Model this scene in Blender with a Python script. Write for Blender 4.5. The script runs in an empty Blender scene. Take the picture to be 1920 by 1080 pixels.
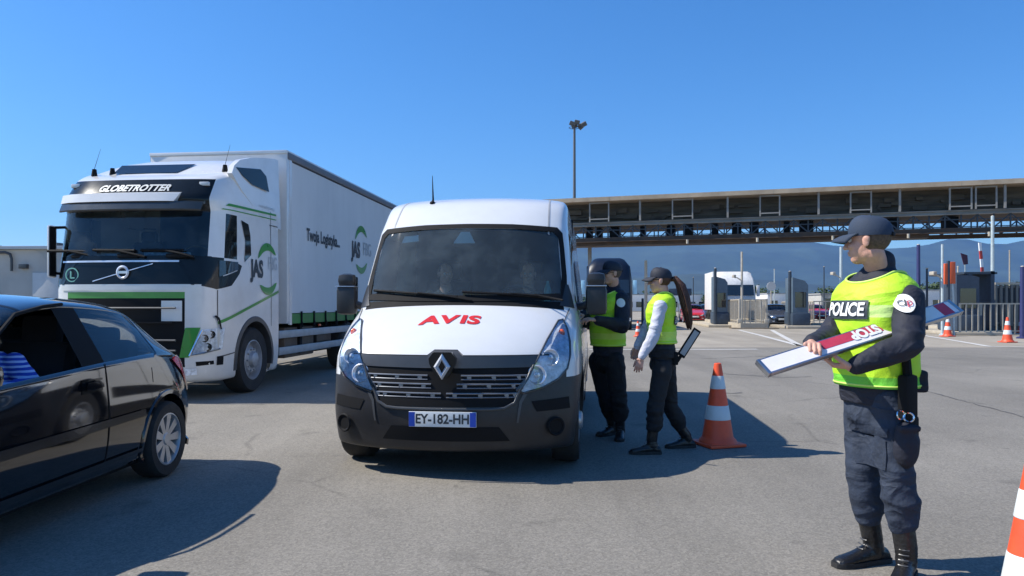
import bpy, bmesh, math, random
from mathutils import Vector, Matrix, noise
from mathutils.bvhtree import BVHTree
random.seed(7)
SC = bpy.context.scene
COL = SC.collection
R = math.radians
# ------------------------------------------------------------------ camera
FPX, HY, CH = 1400.0, 572.0, 1.34
cam = bpy.data.cameras.new("camera"); co = bpy.data.objects.new("camera", cam); COL.objects.link(co)
co.location = (0, 0, CH); co.rotation_euler = (R(90), 0, 0)
cam.sensor_width = 36; cam.lens = 36 * FPX / 1920; cam.shift_y = (HY - 540) / 1920
cam.clip_start = 0.05; cam.clip_end = 40000
SC.camera = co
# ------------------------------------------------------------------ sky and sun
SUN_EL = 47.0
SUN_V = Vector((-math.cos(R(SUN_EL)), 0.02, math.sin(R(SUN_EL)))).normalized()     # towards the sun
w = bpy.data.worlds.new("World"); SC.world = w; w.use_nodes = True
nt = w.node_tree; nt.nodes.clear()
sky = nt.nodes.new('ShaderNodeTexSky'); sky.sky_type = 'NISHITA'; sky.sun_disc = False
sky.sun_elevation = R(SUN_EL); sky.sun_rotation = math.atan2(SUN_V.x, SUN_V.y)
sky.altitude = 200; sky.air_density = 1.0; sky.dust_density = 0.4; sky.ozone_density = 3.5
hs = nt.nodes.new('ShaderNodeHueSaturation'); hs.inputs['Saturation'].default_value = 1.27
tn = nt.nodes.new('ShaderNodeMix'); tn.data_type = 'RGBA'; tn.blend_type = 'MULTIPLY'; tn.inputs['Factor'].default_value = 1; tn.inputs['B'].default_value = (.86, 1.04, 1.22, 1)
bg = nt.nodes.new('ShaderNodeBackground'); bg.inputs['Strength'].default_value = 0.108
wo = nt.nodes.new('ShaderNodeOutputWorld')
nt.links.new(sky.outputs[0], hs.inputs['Color']); nt.links.new(hs.outputs[0], tn.inputs['A']); nt.links.new(tn.outputs['Result'], bg.inputs[0]); nt.links.new(bg.outputs[0], wo.inputs[0])
sl = bpy.data.lights.new("sun", 'SUN'); sl.energy = 5.0; sl.angle = R(0.5); sl.color = (1, .95, .86)
so = bpy.data.objects.new("sun", sl); COL.objects.link(so)
so.rotation_euler = SUN_V.to_track_quat('Z', 'Y').to_euler(); so.location = (-20, 0, 30)
SC.view_settings.view_transform = 'Standard'; SC.view_settings.look = 'None'
SC.view_settings.exposure = 0.48; SC.view_settings.gamma = 1
SC.cycles.use_denoising = True
SC.cycles.max_bounces = 8; SC.cycles.transparent_max_bounces = 16

def W(px, py, Y): return Vector(((px - 960) / FPX * Y, Y, CH + (HY - py) / FPX * Y))
def GR(px, py, z=0.0):
    Y = (CH - z) * FPX / (py - HY); return Vector(((px - 960) / FPX * Y, Y, z))
# ------------------------------------------------------------------ materials
def lin(c): return tuple((x / 12.92 if x <= .04045 else ((x + .055) / 1.055) ** 2.4) for x in c)
def N(nt, t, **k):
    n = nt.nodes.new(t)
    for a, b in k.items():
        if a.startswith('_'): setattr(n, a[1:], b)
        else: n.inputs[a.replace('_', ' ')].default_value = b
    return n
def mat(name, col, rough=.5, metal=0, var=.12, vscale=6, bump=0, bscale=60, coat=0, spec=.5, dirt=0, dcol=(.2, .17, .13), stretch=None, crease=0):
    m = bpy.data.materials.new(name); m.use_nodes = True; t = m.node_tree
    b = t.nodes['Principled BSDF']; L = t.links.new
    b.inputs['Roughness'].default_value = rough; b.inputs['Metallic'].default_value = metal
    b.inputs['Coat Weight'].default_value = coat; b.inputs['Coat Roughness'].default_value = .04
    b.inputs['Specular IOR Level'].default_value = spec
    tc = N(t, 'ShaderNodeTexCoord'); src = tc.outputs['Object']
    if stretch:
        mp = N(t, 'ShaderNodeMapping'); mp.inputs['Scale'].default_value = stretch; L(src, mp.inputs['Vector']); src = mp.outputs[0]
    n1 = N(t, 'ShaderNodeTexNoise', Scale=vscale, Detail=6.0, Roughness=.6); L(src, n1.inputs['Vector'])
    r = N(t, 'ShaderNodeMapRange'); r.inputs['To Min'].default_value = 1 - var; r.inputs['To Max'].default_value = 1 + var
    r.inputs['From Min'].default_value = .3; r.inputs['From Max'].default_value = .7
    L(n1.outputs[0], r.inputs['Value'])
    mx = N(t, 'ShaderNodeMix', _data_type='RGBA', _blend_type='MULTIPLY'); mx.inputs['Factor'].default_value = 1
    mx.inputs['A'].default_value = (*col, 1); L(r.outputs[0], mx.inputs['B'])
    mx_out = mx.outputs['Result']
    if dirt:
        n2 = N(t, 'ShaderNodeTexNoise', Scale=vscale * .6 + 1.3, Detail=8.0, Roughness=.7); L(src, n2.inputs['Vector'])
        r2 = N(t, 'ShaderNodeMapRange'); r2.inputs['From Min'].default_value = .48; r2.inputs['From Max'].default_value = .75
        r2.inputs['To Max'].default_value = dirt; L(n2.outputs[0], r2.inputs['Value'])
        m2 = N(t, 'ShaderNodeMix', _data_type='RGBA'); L(r2.outputs[0], m2.inputs['Factor']); L(mx_out, m2.inputs['A']); m2.inputs['B'].default_value = (*dcol, 1)
        mx_out = m2.outputs['Result']
    L(mx_out, b.inputs['Base Color'])
    rr = N(t, 'ShaderNodeMapRange'); rr.inputs['To Min'].default_value = max(0, rough - .08 * min(1, rough * 3)); rr.inputs['To Max'].default_value = rough + .08 * min(1, rough * 3)
    L(n1.outputs[0], rr.inputs['Value']); L(rr.outputs[0], b.inputs['Roughness'])
    if bump:
        n3 = N(t, 'ShaderNodeTexNoise', Scale=bscale, Detail=4.0); L(src, n3.inputs['Vector'])
        bp = N(t, 'ShaderNodeBump'); bp.inputs['Strength'].default_value = bump; bp.inputs['Distance'].default_value = .01
        L(n3.outputs[0], bp.inputs['Height']); L(bp.outputs[0], b.inputs['Normal'])
        if crease:
            mp2 = N(t, 'ShaderNodeMapping'); mp2.inputs['Scale'].default_value = (1, 1, 1.7); mp2.inputs['Rotation'].default_value = (.3, .35, 0); L(src, mp2.inputs['Vector'])
            n4 = N(t, 'ShaderNodeTexNoise', Scale=3.4, Detail=2.5, Roughness=.5, Distortion=1.0); L(mp2.outputs[0], n4.inputs['Vector'])
            ab = N(t, 'ShaderNodeMath', _operation='SUBTRACT'); ab.inputs[1].default_value = .5; L(n4.outputs[0], ab.inputs[0])
            a2 = N(t, 'ShaderNodeMath', _operation='ABSOLUTE'); L(ab.outputs[0], a2.inputs[0])
            b2 = N(t, 'ShaderNodeBump'); b2.inputs['Strength'].default_value = crease; b2.inputs['Distance'].default_value = .06; b2.invert = True
            L(a2.outputs[0], b2.inputs['Height']); L(b2.outputs[0], bp.inputs['Normal'])
    return m
def glass(name, tint, gloss_rough=.02, dirt=0.0, refl=1.0, base=0.0):
    m = bpy.data.materials.new(name); m.use_nodes = True; t = m.node_tree; L = t.links.new; t.nodes.clear()
    o = N(t, 'ShaderNodeOutputMaterial'); tr = N(t, 'ShaderNodeBsdfTransparent'); tr.inputs[0].default_value = (*tint, 1)
    gl = N(t, 'ShaderNodeBsdfGlossy'); gl.inputs['Roughness'].default_value = gloss_rough; gl.inputs[0].default_value = (refl, refl, refl, 1)
    fr = N(t, 'ShaderNodeFresnel'); fr.inputs[0].default_value = 1.52
    mx = N(t, 'ShaderNodeMixShader'); L(fr.outputs[0], mx.inputs[0]); L(tr.outputs[0], mx.inputs[1]); L(gl.outputs[0], mx.inputs[2])
    out = mx.outputs[0]
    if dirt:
        d = N(t, 'ShaderNodeBsdfDiffuse'); d.inputs[0].default_value = (.42, .52, .55, 1)  # patchy dirt, tinted blue-green because base paints sky haze with it too
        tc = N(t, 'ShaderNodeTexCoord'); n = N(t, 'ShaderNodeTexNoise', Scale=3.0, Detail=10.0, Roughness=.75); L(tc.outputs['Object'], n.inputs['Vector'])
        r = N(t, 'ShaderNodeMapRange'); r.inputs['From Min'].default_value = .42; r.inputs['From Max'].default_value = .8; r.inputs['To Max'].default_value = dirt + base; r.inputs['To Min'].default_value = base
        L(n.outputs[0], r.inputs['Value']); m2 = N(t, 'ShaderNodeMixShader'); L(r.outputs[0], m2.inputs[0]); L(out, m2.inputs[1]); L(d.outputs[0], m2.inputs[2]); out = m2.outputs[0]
    L(out, o.inputs[0]); return m
M = {}
M['white'] = mat('white_paint', (.69, .69, .685), .22, var=.03, vscale=3, coat=.6, dirt=.10, dcol=(.42, .38, .32))
M['truck_white'] = mat('truck_white_paint', (.70, .695, .68), .25, var=.04, vscale=2, coat=.5, dirt=.22, dcol=(.42, .38, .32))
M['black_paint'] = mat('black_paint', (.006, .007, .010), .06, var=.2, coat=1, dirt=.03, dcol=(.2, .17, .13))
M['gloss_black'] = mat('gloss_black', (.010, .012, .013), .10, coat=.0, spec=.30)
M['plastic'] = mat('dark_plastic', (.019, .019, .021), .40, var=.15, vscale=5, bump=.15, bscale=300, dirt=.25, dcol=(.09, .08, .07))
M['black'] = mat('matt_black', (.008, .008, .009), .75, spec=.2)
M['trim'] = mat('grey_trim', (.06, .062, .066), .35)
M['rubber'] = mat('tyre_rubber', (.020, .020, .021), .8, bump=.4, bscale=120, dirt=.5, dcol=(.07, .06, .05))
M['chrome'] = mat('chrome', (.75, .76, .78), .12, 1)
M['alu'] = mat('aluminium', (.55, .56, .58), .35, 1, var=.1)
M['badge'] = mat('polished_badge', (.72, .74, .78), .25, .35)
M['silver'] = mat('wheel_silver', (.50, .51, .53), .35, .6, dirt=.3, dcol=(.2, .18, .15))
M['rimgrey'] = mat('truck_rim_grey', (.42, .43, .45), .45, .4, dirt=.5, dcol=(.18, .16, .13))
M['glass'] = glass('clear_glass', (.60, .68, .68), dirt=.10)
M['glass_van'] = glass('windscreen_glass', (.70, .82, .82), dirt=.10, base=.06)  # base paints an even pale haze of reflected sky, on top of patchy dirt
M['glass_dark'] = glass('tinted_glass', (.16, .20, .21), dirt=.04)
M['lens'] = glass('lamp_lens', (.85, .9, .95), dirt=.05)
M['dark_glass'] = mat('mirrored_glass', (.015, .02, .024), .04, coat=1, var=.1)
M['green'] = mat('green_livery', (.035, .26, .035), .3, coat=.4)
M['red'] = mat('red_lettering', (.62, .02, .02), .4)
M['tail_red'] = mat('tail_lamp_red', (.80, .03, .05), .1, coat=1)
M['amber'] = mat('amber_lens', (.8, .12, .03), .15, coat=1)
M['ink'] = mat('dark_lettering', (.03, .04, .05), .5)
M['greylet'] = mat('pale_grey_lettering', (.42, .45, .46), .5)
M['curtain'] = mat('trailer_curtain', (.66, .655, .64), .5, var=.05, vscale=1.2, bump=.6, bscale=2.6, dirt=.18, dcol=(.38, .36, .33), stretch=(1, 1, .35))
M['seat'] = mat('seat_fabric', (.022, .020, .022), .9, bump=.3, bscale=200, var=.3)
M['dash'] = mat('dashboard', (.03, .033, .034), .6)
M['paper'] = mat('paper', (.8, .8, .78), .8, var=.03)
M['plate'] = mat('number_plate', (.75, .76, .74), .35, var=.03)
M['eu_blue'] = mat('plate_blue', (.01, .06, .42), .4)
M['orange'] = mat('cone_orange', (.80, .09, .03), .5, var=.12, dirt=.25, dcol=(.28, .1, .06))
M['retro'] = mat('reflective_white', (.60, .63, .62), .4, var=.1, dirt=.3, dcol=(.3, .29, .27))
M['navy'] = mat('navy_jacket', (.012, .014, .026), .75, var=.25, vscale=9, bump=.35, bscale=40, crease=.7)
M['blackcloth'] = mat('black_trousers', (.008, .009, .012), .8, var=.25, vscale=9, bump=.3, bscale=40, crease=.8)
M['trouser'] = mat('navy_trousers', (.022, .032, .055), .8, var=.3, vscale=8, bump=.45, bscale=45, crease=.8)
M['cap'] = mat('navy_cap', (.025, .042, .075), .8, var=.15, bump=.3, bscale=250)
M['cap_dark'] = mat('dark_cap', (.012, .016, .03), .7, var=.15, bump=.3, bscale=250)
M['skin'] = mat('skin', (.60, .33, .24), .48, var=.12, vscale=26, spec=.4, bump=.18, bscale=170, dirt=.18, dcol=(.50, .18, .12))
M['hair'] = mat('short_hair', (.12, .08, .055), .8, var=.4, vscale=80, bump=.6, bscale=350)
M['hair_brown'] = mat('brown_hair', (.075, .028, .014), .5, var=.5, vscale=60, bump=.8, bscale=180, stretch=(1, 1, .12))
M['boot'] = mat('black_boot_leather', (.012, .012, .013), .32, var=.3, bump=.4, bscale=60, dirt=.3, dcol=(.05, .045, .04))
M['greysleeve'] = mat('pale_grey_sleeve', (.52, .53, .60), .8, var=.12, bump=.3, bscale=50, crease=.7)
M['eye'] = mat('eye_white', (.75, .72, .7), .2)
M['iris'] = mat('eye_iris', (.03, .02, .015), .1)
M['concrete'] = mat('island_concrete', (.42, .37, .29), .85, var=.15, vscale=2, bump=.4, bscale=8, dirt=.4, dcol=(.2, .17, .13))
M['galv'] = mat('galvanised_steel', (.46, .41, .33), .6, .1, var=.15, vscale=10)
M['steel_dark'] = mat('dark_steel', (.04, .055, .075), .5, .2)
M['steel_blue'] = mat('blue_painted_steel', (.03, .10, .26), .45)
M['fascia'] = mat('canopy_fascia', (.40, .32, .23), .7, var=.2, vscale=.5, dirt=.4, dcol=(.2, .11, .06))
M['soffit'] = mat('dark_brown_cladding', (.070, .060, .042), .8, var=.5, vscale=1.5, dirt=.5, dcol=(.11, .07, .05), stretch=(.4, .4, 3))
M['beamgrey'] = mat('grey_beam', (.26, .25, .23), .6, var=.15, vscale=1.0, dirt=.4, dcol=(.16, .11, .08))
M['beambrown'] = mat('brown_beam', (.07, .045, .030), .7, var=.4, vscale=1.0)
M['cabin'] = mat('cabin_panel', (.42, .41, .38), .6, var=.08, vscale=1.5, dirt=.3, dcol=(.35, .27, .2))
M['cabin_light'] = mat('pale_panel', (.52, .53, .53), .55, var=.06)
M['orange_board'] = mat('orange_panel', (.62, .10, .03), .5)
M['far_white'] = mat('far_white', (.65, .64, .62), .5)
M['blue_truck'] = mat('blue_lorry_paint', (.006, .011, .025), .4, spec=.3)
M['leaf'] = mat('foliage', (.045, .075, .03), .8, var=.4, vscale=2)
M['bark'] = mat('bark', (.10, .07, .05), .9)
M['marking'] = mat('road_marking', (.55, .53, .49), .8, var=.15, vscale=3, dirt=.7, dcol=(.3, .28, .25))

def stripes(name, c1, c2, scale, axis='Z', thr=.5, rough=.8):
    m = mat(name, c1, rough, bump=.3, bscale=60); t = m.node_tree; L = t.links.new; b = t.nodes['Principled BSDF']
    tc = N(t, 'ShaderNodeTexCoord'); wv = N(t, 'ShaderNodeTexWave', Scale=scale, Distortion=1.2); wv.bands_direction = axis
    L(tc.outputs['Object'], wv.inputs['Vector'])
    g = N(t, 'ShaderNodeMath', _operation='GREATER_THAN'); g.inputs[1].default_value = thr; L(wv.outputs['Fac'], g.inputs[0])
    old = b.inputs['Base Color'].links[0].from_socket
    mx = N(t, 'ShaderNodeMix', _data_type='RGBA'); L(g.outputs[0], mx.inputs['Factor']); L(old, mx.inputs['A']); mx.inputs['B'].default_value = (*c2, 1)
    L(mx.outputs['Result'], b.inputs['Base Color']); return m
M['stripe_shirt'] = stripes('blue_striped_shirt', (.02, .06, .42), (.45, .55, .85), 11, 'Z', .62)
def vest_mat(name, bands):
    m = mat(name, (.47, .80, .025), .6, var=.07, vscale=6, bump=.25, bscale=120, crease=.55); t = m.node_tree; L = t.links.new; b = t.nodes['Principled BSDF']
    tc = N(t, 'ShaderNodeTexCoord'); sp = N(t, 'ShaderNodeSeparateXYZ'); L(tc.outputs['Object'], sp.inputs[0])
    out = b.inputs['Base Color'].links[0].from_socket
    for z0, z1, c in bands:
        a = N(t, 'ShaderNodeMath', _operation='GREATER_THAN'); a.inputs[1].default_value = z0; L(sp.outputs['Z'], a.inputs[0])
        d = N(t, 'ShaderNodeMath', _operation='LESS_THAN'); d.inputs[1].default_value = z1; L(sp.outputs['Z'], d.inputs[0])
        e = N(t, 'ShaderNodeMath', _operation='MULTIPLY'); L(a.outputs[0], e.inputs[0]); L(d.outputs[0], e.inputs[1])
        mx = N(t, 'ShaderNodeMix', _data_type='RGBA'); L(e.outputs[0], mx.inputs['Factor']); L(out, mx.inputs['A']); mx.inputs['B'].default_value = (*c, 1); out = mx.outputs['Result']
    L(out, b.inputs['Base Color']); return m
M['vest'] = vest_mat('hi_vis_vest', [(.925, .985, (.17, .60, .05)), (1.28, 1.34, (.62, .85, .25))])
M['vest_m'] = vest_mat('hi_vis_vest_banded', [(1.0, 1.06, (.60, .80, .10)), (1.13, 1.19, (.60, .80, .10))])
M['vest_f'] = vest_mat('hi_vis_vest_plain', [(1.02, 1.10, (.62, .85, .12))])

# ------------------------------------------------------------------ mesh tools
def frame(d):
    d = d.normalized(); u = Vector((0, 0, 1)) if abs(d.z) < .95 else Vector((1, 0, 0))
    a = d.cross(u).normalized(); return a, a.cross(d).normalized()
class G:
    def __init__(s): s.v = []; s.f = []
    def add(s, v, f):
        o = len(s.v); s.v += [Vector(p) for p in v]; s.f += [tuple(i + o for i in q) for q in f]; return s
    def box(s, c, d, rot=None, bev=0):
        bm = bmesh.new(); bmesh.ops.create_cube(bm, size=1)
        for v in bm.verts: v.co = Vector((v.co.x * d[0], v.co.y * d[1], v.co.z * d[2]))
        if bev: bmesh.ops.bevel(bm, geom=bm.edges[:], offset=bev, segments=2, affect='EDGES', profile=.6)
        if rot is not None:
            if not isinstance(rot, Matrix): rot = Matrix.Rotation(rot, 3, 'Z')
            for v in bm.verts: v.co = rot @ v.co
        c = Vector(c); bm.verts.index_update()
        s.add([v.co + c for v in bm.verts], [[v.index for v in f.verts] for f in bm.faces]); bm.free(); return s
    def box2(s, a, b, bev=0):
        return s.box([(a[i] + b[i]) / 2 for i in range(3)], [abs(a[i] - b[i]) for i in range(3)], None, bev)
    def bar(s, a, b, w, h, bev=0):
        a, b = Vector(a), Vector(b); d = b - a; x = d.normalized(); up = Vector((0, 0, 1)) if abs(x.z) < .98 else Vector((0, 1, 0))
        y = up.cross(x).normalized(); z = x.cross(y); m = Matrix((x, y, z)).transposed()
        return s.box((a + b) / 2, (d.length, w, h), m, bev)
    def tube(s, pts, rad, n=10, cap=True, flat=1.0):
        pts = [Vector(p) for p in pts]
        if not isinstance(rad, (list, tuple)): rad = [rad] * len(pts)
        a = None; rings = []
        for i, p in enumerate(pts):
            d = (pts[min(i + 1, len(pts) - 1)] - pts[max(i - 1, 0)]).normalized()
            if a is None: a, b = frame(d)
            else:
                a = (a - d * a.dot(d)).normalized(); b = a.cross(d).normalized()
            rings.append([p + a * math.cos(2 * math.pi * k / n) * rad[i] + b * math.sin(2 * math.pi * k / n) * rad[i] * flat for k in range(n)])
        return s.loft(rings, cap)
    def loft(s, rings, cap=True, close=True):
        n = len(rings[0]); v = [p for r in rings for p in r]; f = []
        for i in range(len(rings) - 1):
            for k in range(n if close else n - 1):
                f.append((i * n + k, i * n + (k + 1) % n, (i + 1) * n + (k + 1) % n, (i + 1) * n + k))
        if cap: f.append(tuple(range(n))[::-1]); f.append(tuple((len(rings) - 1) * n + k for k in range(n)))
        return s.add(v, f)
    def cyl(s, a, b, r, n=16, r2=None): return s.tube([a, b], [r, r if r2 is None else r2], n)
    def ell(s, c, r, fr=None, n=14):
        c = Vector(c); f, l, u = fr if fr else (Vector((1, 0, 0)), Vector((0, 1, 0)), Vector((0, 0, 1)))
        v = [c + u * r[2]]; 
        for i in range(1, n):
            t = math.pi * i / n
            for k in range(2 * n):
                p = math.pi * k / n
                v.append(c + f * r[0] * math.sin(t) * math.cos(p) + l * r[1] * math.sin(t) * math.sin(p) + u * r[2] * math.cos(t))
        v.append(c - u * r[2]); m = 2 * n; q = [(0, 1 + k, 1 + (k + 1) % m) for k in range(m)]
        for i in range(n - 2):
            for k in range(m): q.append((1 + i * m + k, 1 + (i + 1) * m + k, 1 + (i + 1) * m + (k + 1) % m, 1 + i * m + (k + 1) % m))
        e = len(v) - 1; q += [(e, 1 + (n - 2) * m + (k + 1) % m, 1 + (n - 2) * m + k) for k in range(m)]
        return s.add(v, q)
    def chain(s, pts, rad, n=14):        # capsule chain: balls and tapered tubes
        for i in range(len(pts)):
            s.ell(pts[i], (rad[i],) * 3, n=max(6, n // 2))
            if i: s.tube([pts[i - 1], pts[i]], [rad[i - 1], rad[i]], n)
        return s
    def lathe(s, prof, c=(0, 0, 0), ax=Vector((0, 0, 1)), n=28, cap=False):
        c = Vector(c); a, b = frame(ax)
        return s.loft([[c + ax * h + (a * math.cos(2 * math.pi * k / n) + b * math.sin(2 * math.pi * k / n)) * r for k in range(n)] for r, h in prof], cap)
    def prism(s, poly, z0, z1, mp=lambda x, y, z: (x, y, z)):
        n = len(poly); v = [mp(x, y, z0) for x, y in poly] + [mp(x, y, z1) for x, y in poly]
        return s.add(v, [tuple(range(n))[::-1], tuple(range(n, 2 * n))] + [(k, (k + 1) % n, n + (k + 1) % n, n + k) for k in range(n)])
    def obj(s, name, m, parent=None, ang=35, label=None, loc=None, sub=0, fix=True):
        me = bpy.data.meshes.new(name); me.from_pydata([tuple(v) for v in s.v], [], s.f)
        if fix:
            bm = bmesh.new(); bm.from_mesh(me); bmesh.ops.recalc_face_normals(bm, faces=bm.faces); bm.to_mesh(me); bm.free()
        return finish(name, me, m, parent, ang, label)
def finish(name, me, m, parent=None, ang=35, label=None):
    if me.polygons:
        me.polygons.foreach_set('use_smooth', [True] * len(me.polygons)); me.set_sharp_from_angle(angle=R(ang))
    me.materials.clear(); me.materials.append(M[m] if isinstance(m, str) else m)
    o = bpy.data.objects.new(name, me); COL.objects.link(o)
    if parent: o.parent = parent
    if label: o['label'] = label
    return o
def thing(name, label, cat, loc=(0, 0, 0), rz=0, group=None):
    o = bpy.data.objects.new(name, None); COL.objects.link(o); o.empty_display_size = .2
    o.location = loc; o.rotation_euler = (0, 0, rz); return tag(o, label, cat, group)
def tag(o, label=None, cat=None, group=None, kind=None):
    for k, v in (('label', label), ('category', cat), ('group', group), ('kind', kind)):
        if v: o[k] = v
    return o
def dup(root, loc, rz=0, label=None, sc=None):
    r = root.copy(); COL.objects.link(r); r.location = loc; r.rotation_euler = (0, 0, rz)
    if label: r['label'] = label
    if sc: r.scale = (sc,) * 3
    def rec(a, b):
        for ch in a.children:
            c = ch.copy(); COL.objects.link(c); c.parent = b; rec(ch, c)
    rec(root, r); return r
def evalmesh(me, mods):
    o = bpy.data.objects.new('tmp', me); COL.objects.link(o)
    for t, kw in mods:
        md = o.modifiers.new('m', t)
        for k, v in kw.items(): setattr(md, k, v)
    dg = bpy.context.evaluated_depsgraph_get(); dg.update()
    r = bpy.data.meshes.new_from_object(o.evaluated_get(dg)); bpy.data.objects.remove(o); return r
def blob(g, voxel, smooth=3, fn=None):
    me = bpy.data.meshes.new('t'); me.from_pydata([tuple(v) for v in g.v], [], g.f)
    bm = bmesh.new(); bm.from_mesh(me); bmesh.ops.recalc_face_normals(bm, faces=bm.faces); bm.to_mesh(me); bm.free()
    r = evalmesh(me, [('REMESH', dict(mode='VOXEL', voxel_size=voxel)), ('SMOOTH', dict(factor=.5, iterations=smooth))])
    if fn:
        nr = [v.normal.copy() for v in r.vertices]
        for v, n in zip(r.vertices, nr): v.co = v.co + n * fn(v.co)
    o = G(); o.v = [v.co.copy() for v in r.vertices]; o.f = [tuple(p.vertices) for p in r.polygons]
    bpy.data.meshes.remove(r); return o
def bvh_of(o): return BVHTree.FromPolygons([v.co for v in o.data.vertices], [tuple(p.vertices) for p in o.data.polygons])
def bvh_multi(objs):
    v = []; f = []
    for o in objs:
        k = len(v); v += [x.co.copy() for x in o.data.vertices]; f += [tuple(i + k for i in p.vertices) for p in o.data.polygons]
    return BVHTree.FromPolygons(v, f)
# levels: rows of half outline points from front centre round to rear centre -> shell cut into parts
def shell(levels, part, names, parent, sub=2, crease_rows={}, crease_cols={}, arches=(), cut=None):
    n = len(levels[0]); m = 2 * (n - 1); v = []; f = []; mi = []
    for L in levels:
        v += [Vector(p) for p in L] + [Vector((-L[j][0], L[j][1], L[j][2])) for j in range(n - 2, 0, -1)]
    half = lambda k: (k, 1) if k < n - 1 else (m - 1 - k, -1)
    for i in range(len(levels) - 1):
        for k in range(m):
            f.append((i * m + k, i * m + (k + 1) % m, (i + 1) * m + (k + 1) % m, (i + 1) * m + k)); j, sd = half(k); mi.append(part(i, j, sd))
    me = bpy.data.meshes.new('s'); me.from_pydata(v, [], f); me.polygons.foreach_set('material_index', mi)
    for _ in range(len(names)): me.materials.append(None)
    bm = bmesh.new(); bm.from_mesh(me); bm.verts.ensure_lookup_table()
    cl = bm.edges.layers.float.get('crease_edge') or bm.edges.layers.float.new('crease_edge')
    for e in bm.edges:
        a, b = e.verts[0].index, e.verts[1].index
        if a // m == b // m and a // m in crease_rows: e[cl] = crease_rows[a // m]
        if a % m == b % m:
            k = a % m; k = k if k < n else m - k
            if k in crease_cols: e[cl] = max(e[cl], crease_cols[k])
    bmesh.ops.remove_doubles(bm, verts=bm.verts, dist=1e-4); bm.to_mesh(me); bm.free()
    r = evalmesh(me, [('SUBSURF', dict(levels=sub, render_levels=sub))])
    return split(r, names, parent, arches, cut)
def split(r, names, parent, arches=(), cut=None):
    bm = bmesh.new(); bm.from_mesh(r)
    bmesh.ops.recalc_face_normals(bm, faces=bm.faces)
    for (cy, cz, rad, xmin) in arches:
        kill = [q for q in bm.faces if abs(q.calc_center_median().x) > xmin and math.hypot(q.calc_center_median().y - cy, q.calc_center_median().z - cz) < rad]
        bmesh.ops.delete(bm, geom=kill, context='FACES')
        for q in bm.verts:
            if q.is_boundary and abs(q.co.x) > xmin:
                d = Vector((q.co.y - cy, q.co.z - cz))
                if .6 * rad < d.length < rad * 1.35 and q.co.z > cz - rad * .55:
                    d = d.normalized() * rad; q.co.y, q.co.z = cy + d.x, cz + d.y
    if cut: bmesh.ops.delete(bm, geom=[q for q in bm.faces if cut(q.calc_center_median(), q.material_index)], context='FACES')
    out = []
    for idx, nm in enumerate(names):
        b2 = bm.copy(); bmesh.ops.delete(b2, geom=[q for q in b2.faces if q.material_index != idx], context='FACES')
        if nm is None or not b2.faces: b2.free(); out.append(None); continue
        bmesh.ops.delete(b2, geom=[v for v in b2.verts if not v.link_faces], context='VERTS')
        if len(nm) > 2:          # one mesh for each side
            for sg in (-1, 1):
                b3 = b2.copy(); bmesh.ops.delete(b3, geom=[q for q in b3.faces if q.calc_center_median().x * sg < 0], context='FACES')
                me = bpy.data.meshes.new(nm[0]); b3.to_mesh(me); b3.free(); oo = finish(nm[0], me, nm[1], parent, 50)
            b2.free(); out.append(oo); continue
        me = bpy.data.meshes.new(nm[0]); b2.to_mesh(me); b2.free()
        out.append(finish(nm[0], me, nm[1], parent, 50))
    bm.free(); return out
def text_mesh(s, size, shear=0, bold=0, align='CENTER'):
    c = bpy.data.curves.new('t', 'FONT'); c.body = s; c.size = size; c.shear = shear; c.offset = bold; c.align_x = align; c.align_y = 'CENTER'; c.resolution_u = 4
    o = bpy.data.objects.new('t', c); COL.objects.link(o); dg = bpy.context.evaluated_depsgraph_get(); dg.update()
    me = bpy.data.meshes.new_from_object(o.evaluated_get(dg)); bpy.data.objects.remove(o); return me
def poly_mesh(polys):
    me = bpy.data.meshes.new('p'); v = []; f = []
    for p in polys: f.append(tuple(range(len(v), len(v) + len(p)))); v += [(a, b, 0) for a, b in p]
    me.from_pydata(v, [], f); return me
def project(me, bvh, fn, off, step=None, thick=0):
    """lay a flat mesh (u,v) on a surface; fn(u,v)->(origin,direction)"""
    bm = bmesh.new(); bm.from_mesh(me)
    if step:
        xs = [v.co.x for v in bm.verts]; ys = [v.co.y for v in bm.verts]
        for a, lo, hi in ((0, min(xs), max(xs)), (1, min(ys), max(ys))):
            k = lo + step
            while k < hi:
                co_ = Vector((k, 0, 0)) if a == 0 else Vector((0, k, 0)); no = Vector((1, 0, 0)) if a == 0 else Vector((0, 1, 0))
                bmesh.ops.bisect_plane(bm, geom=bm.verts[:] + bm.edges[:] + bm.faces[:], plane_co=co_, plane_no=no); k += step
    bad = []
    for v in bm.verts:
        o, d = fn(v.co.x, v.co.y); h = bvh.ray_cast(o, d)
        if h[0] is None: bad.append(v); continue
        nn = h[1] if h[1].dot(d) < 0 else -h[1]
        v.co = h[0] + (nn * .7 - d * .5).normalized() * off
    if bad: bmesh.ops.delete(bm, geom=bad, context='VERTS')
    g = G(); bm.verts.index_update(); g.v = [v.co.copy() for v in bm.verts]; g.f = [tuple(v.index for v in q.verts) for q in bm.faces]; bm.free(); return g
def place_uv(me, o, ux, uy):
    for v in me.vertices: v.co = o + ux * v.co.x + uy * v.co.y
    return me
FRONT = lambda u, v: (Vector((u, -6, v)), Vector((0, 1, 0)))
SIDE = lambda u, v: (Vector((8, u, v)), Vector((-1, 0, 0)))
SIDE2 = lambda u, v: (Vector((-8, u, v)), Vector((1, 0, 0)))
def move2(me, dx, dy, sx=1, sy=1, rot=0):
    c, s = math.cos(rot), math.sin(rot)
    for v in me.vertices:
        x, y = v.co.x * sx, v.co.y * sy; v.co = Vector((x * c - y * s + dx, x * s + y * c + dy, 0))
    return me
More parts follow.
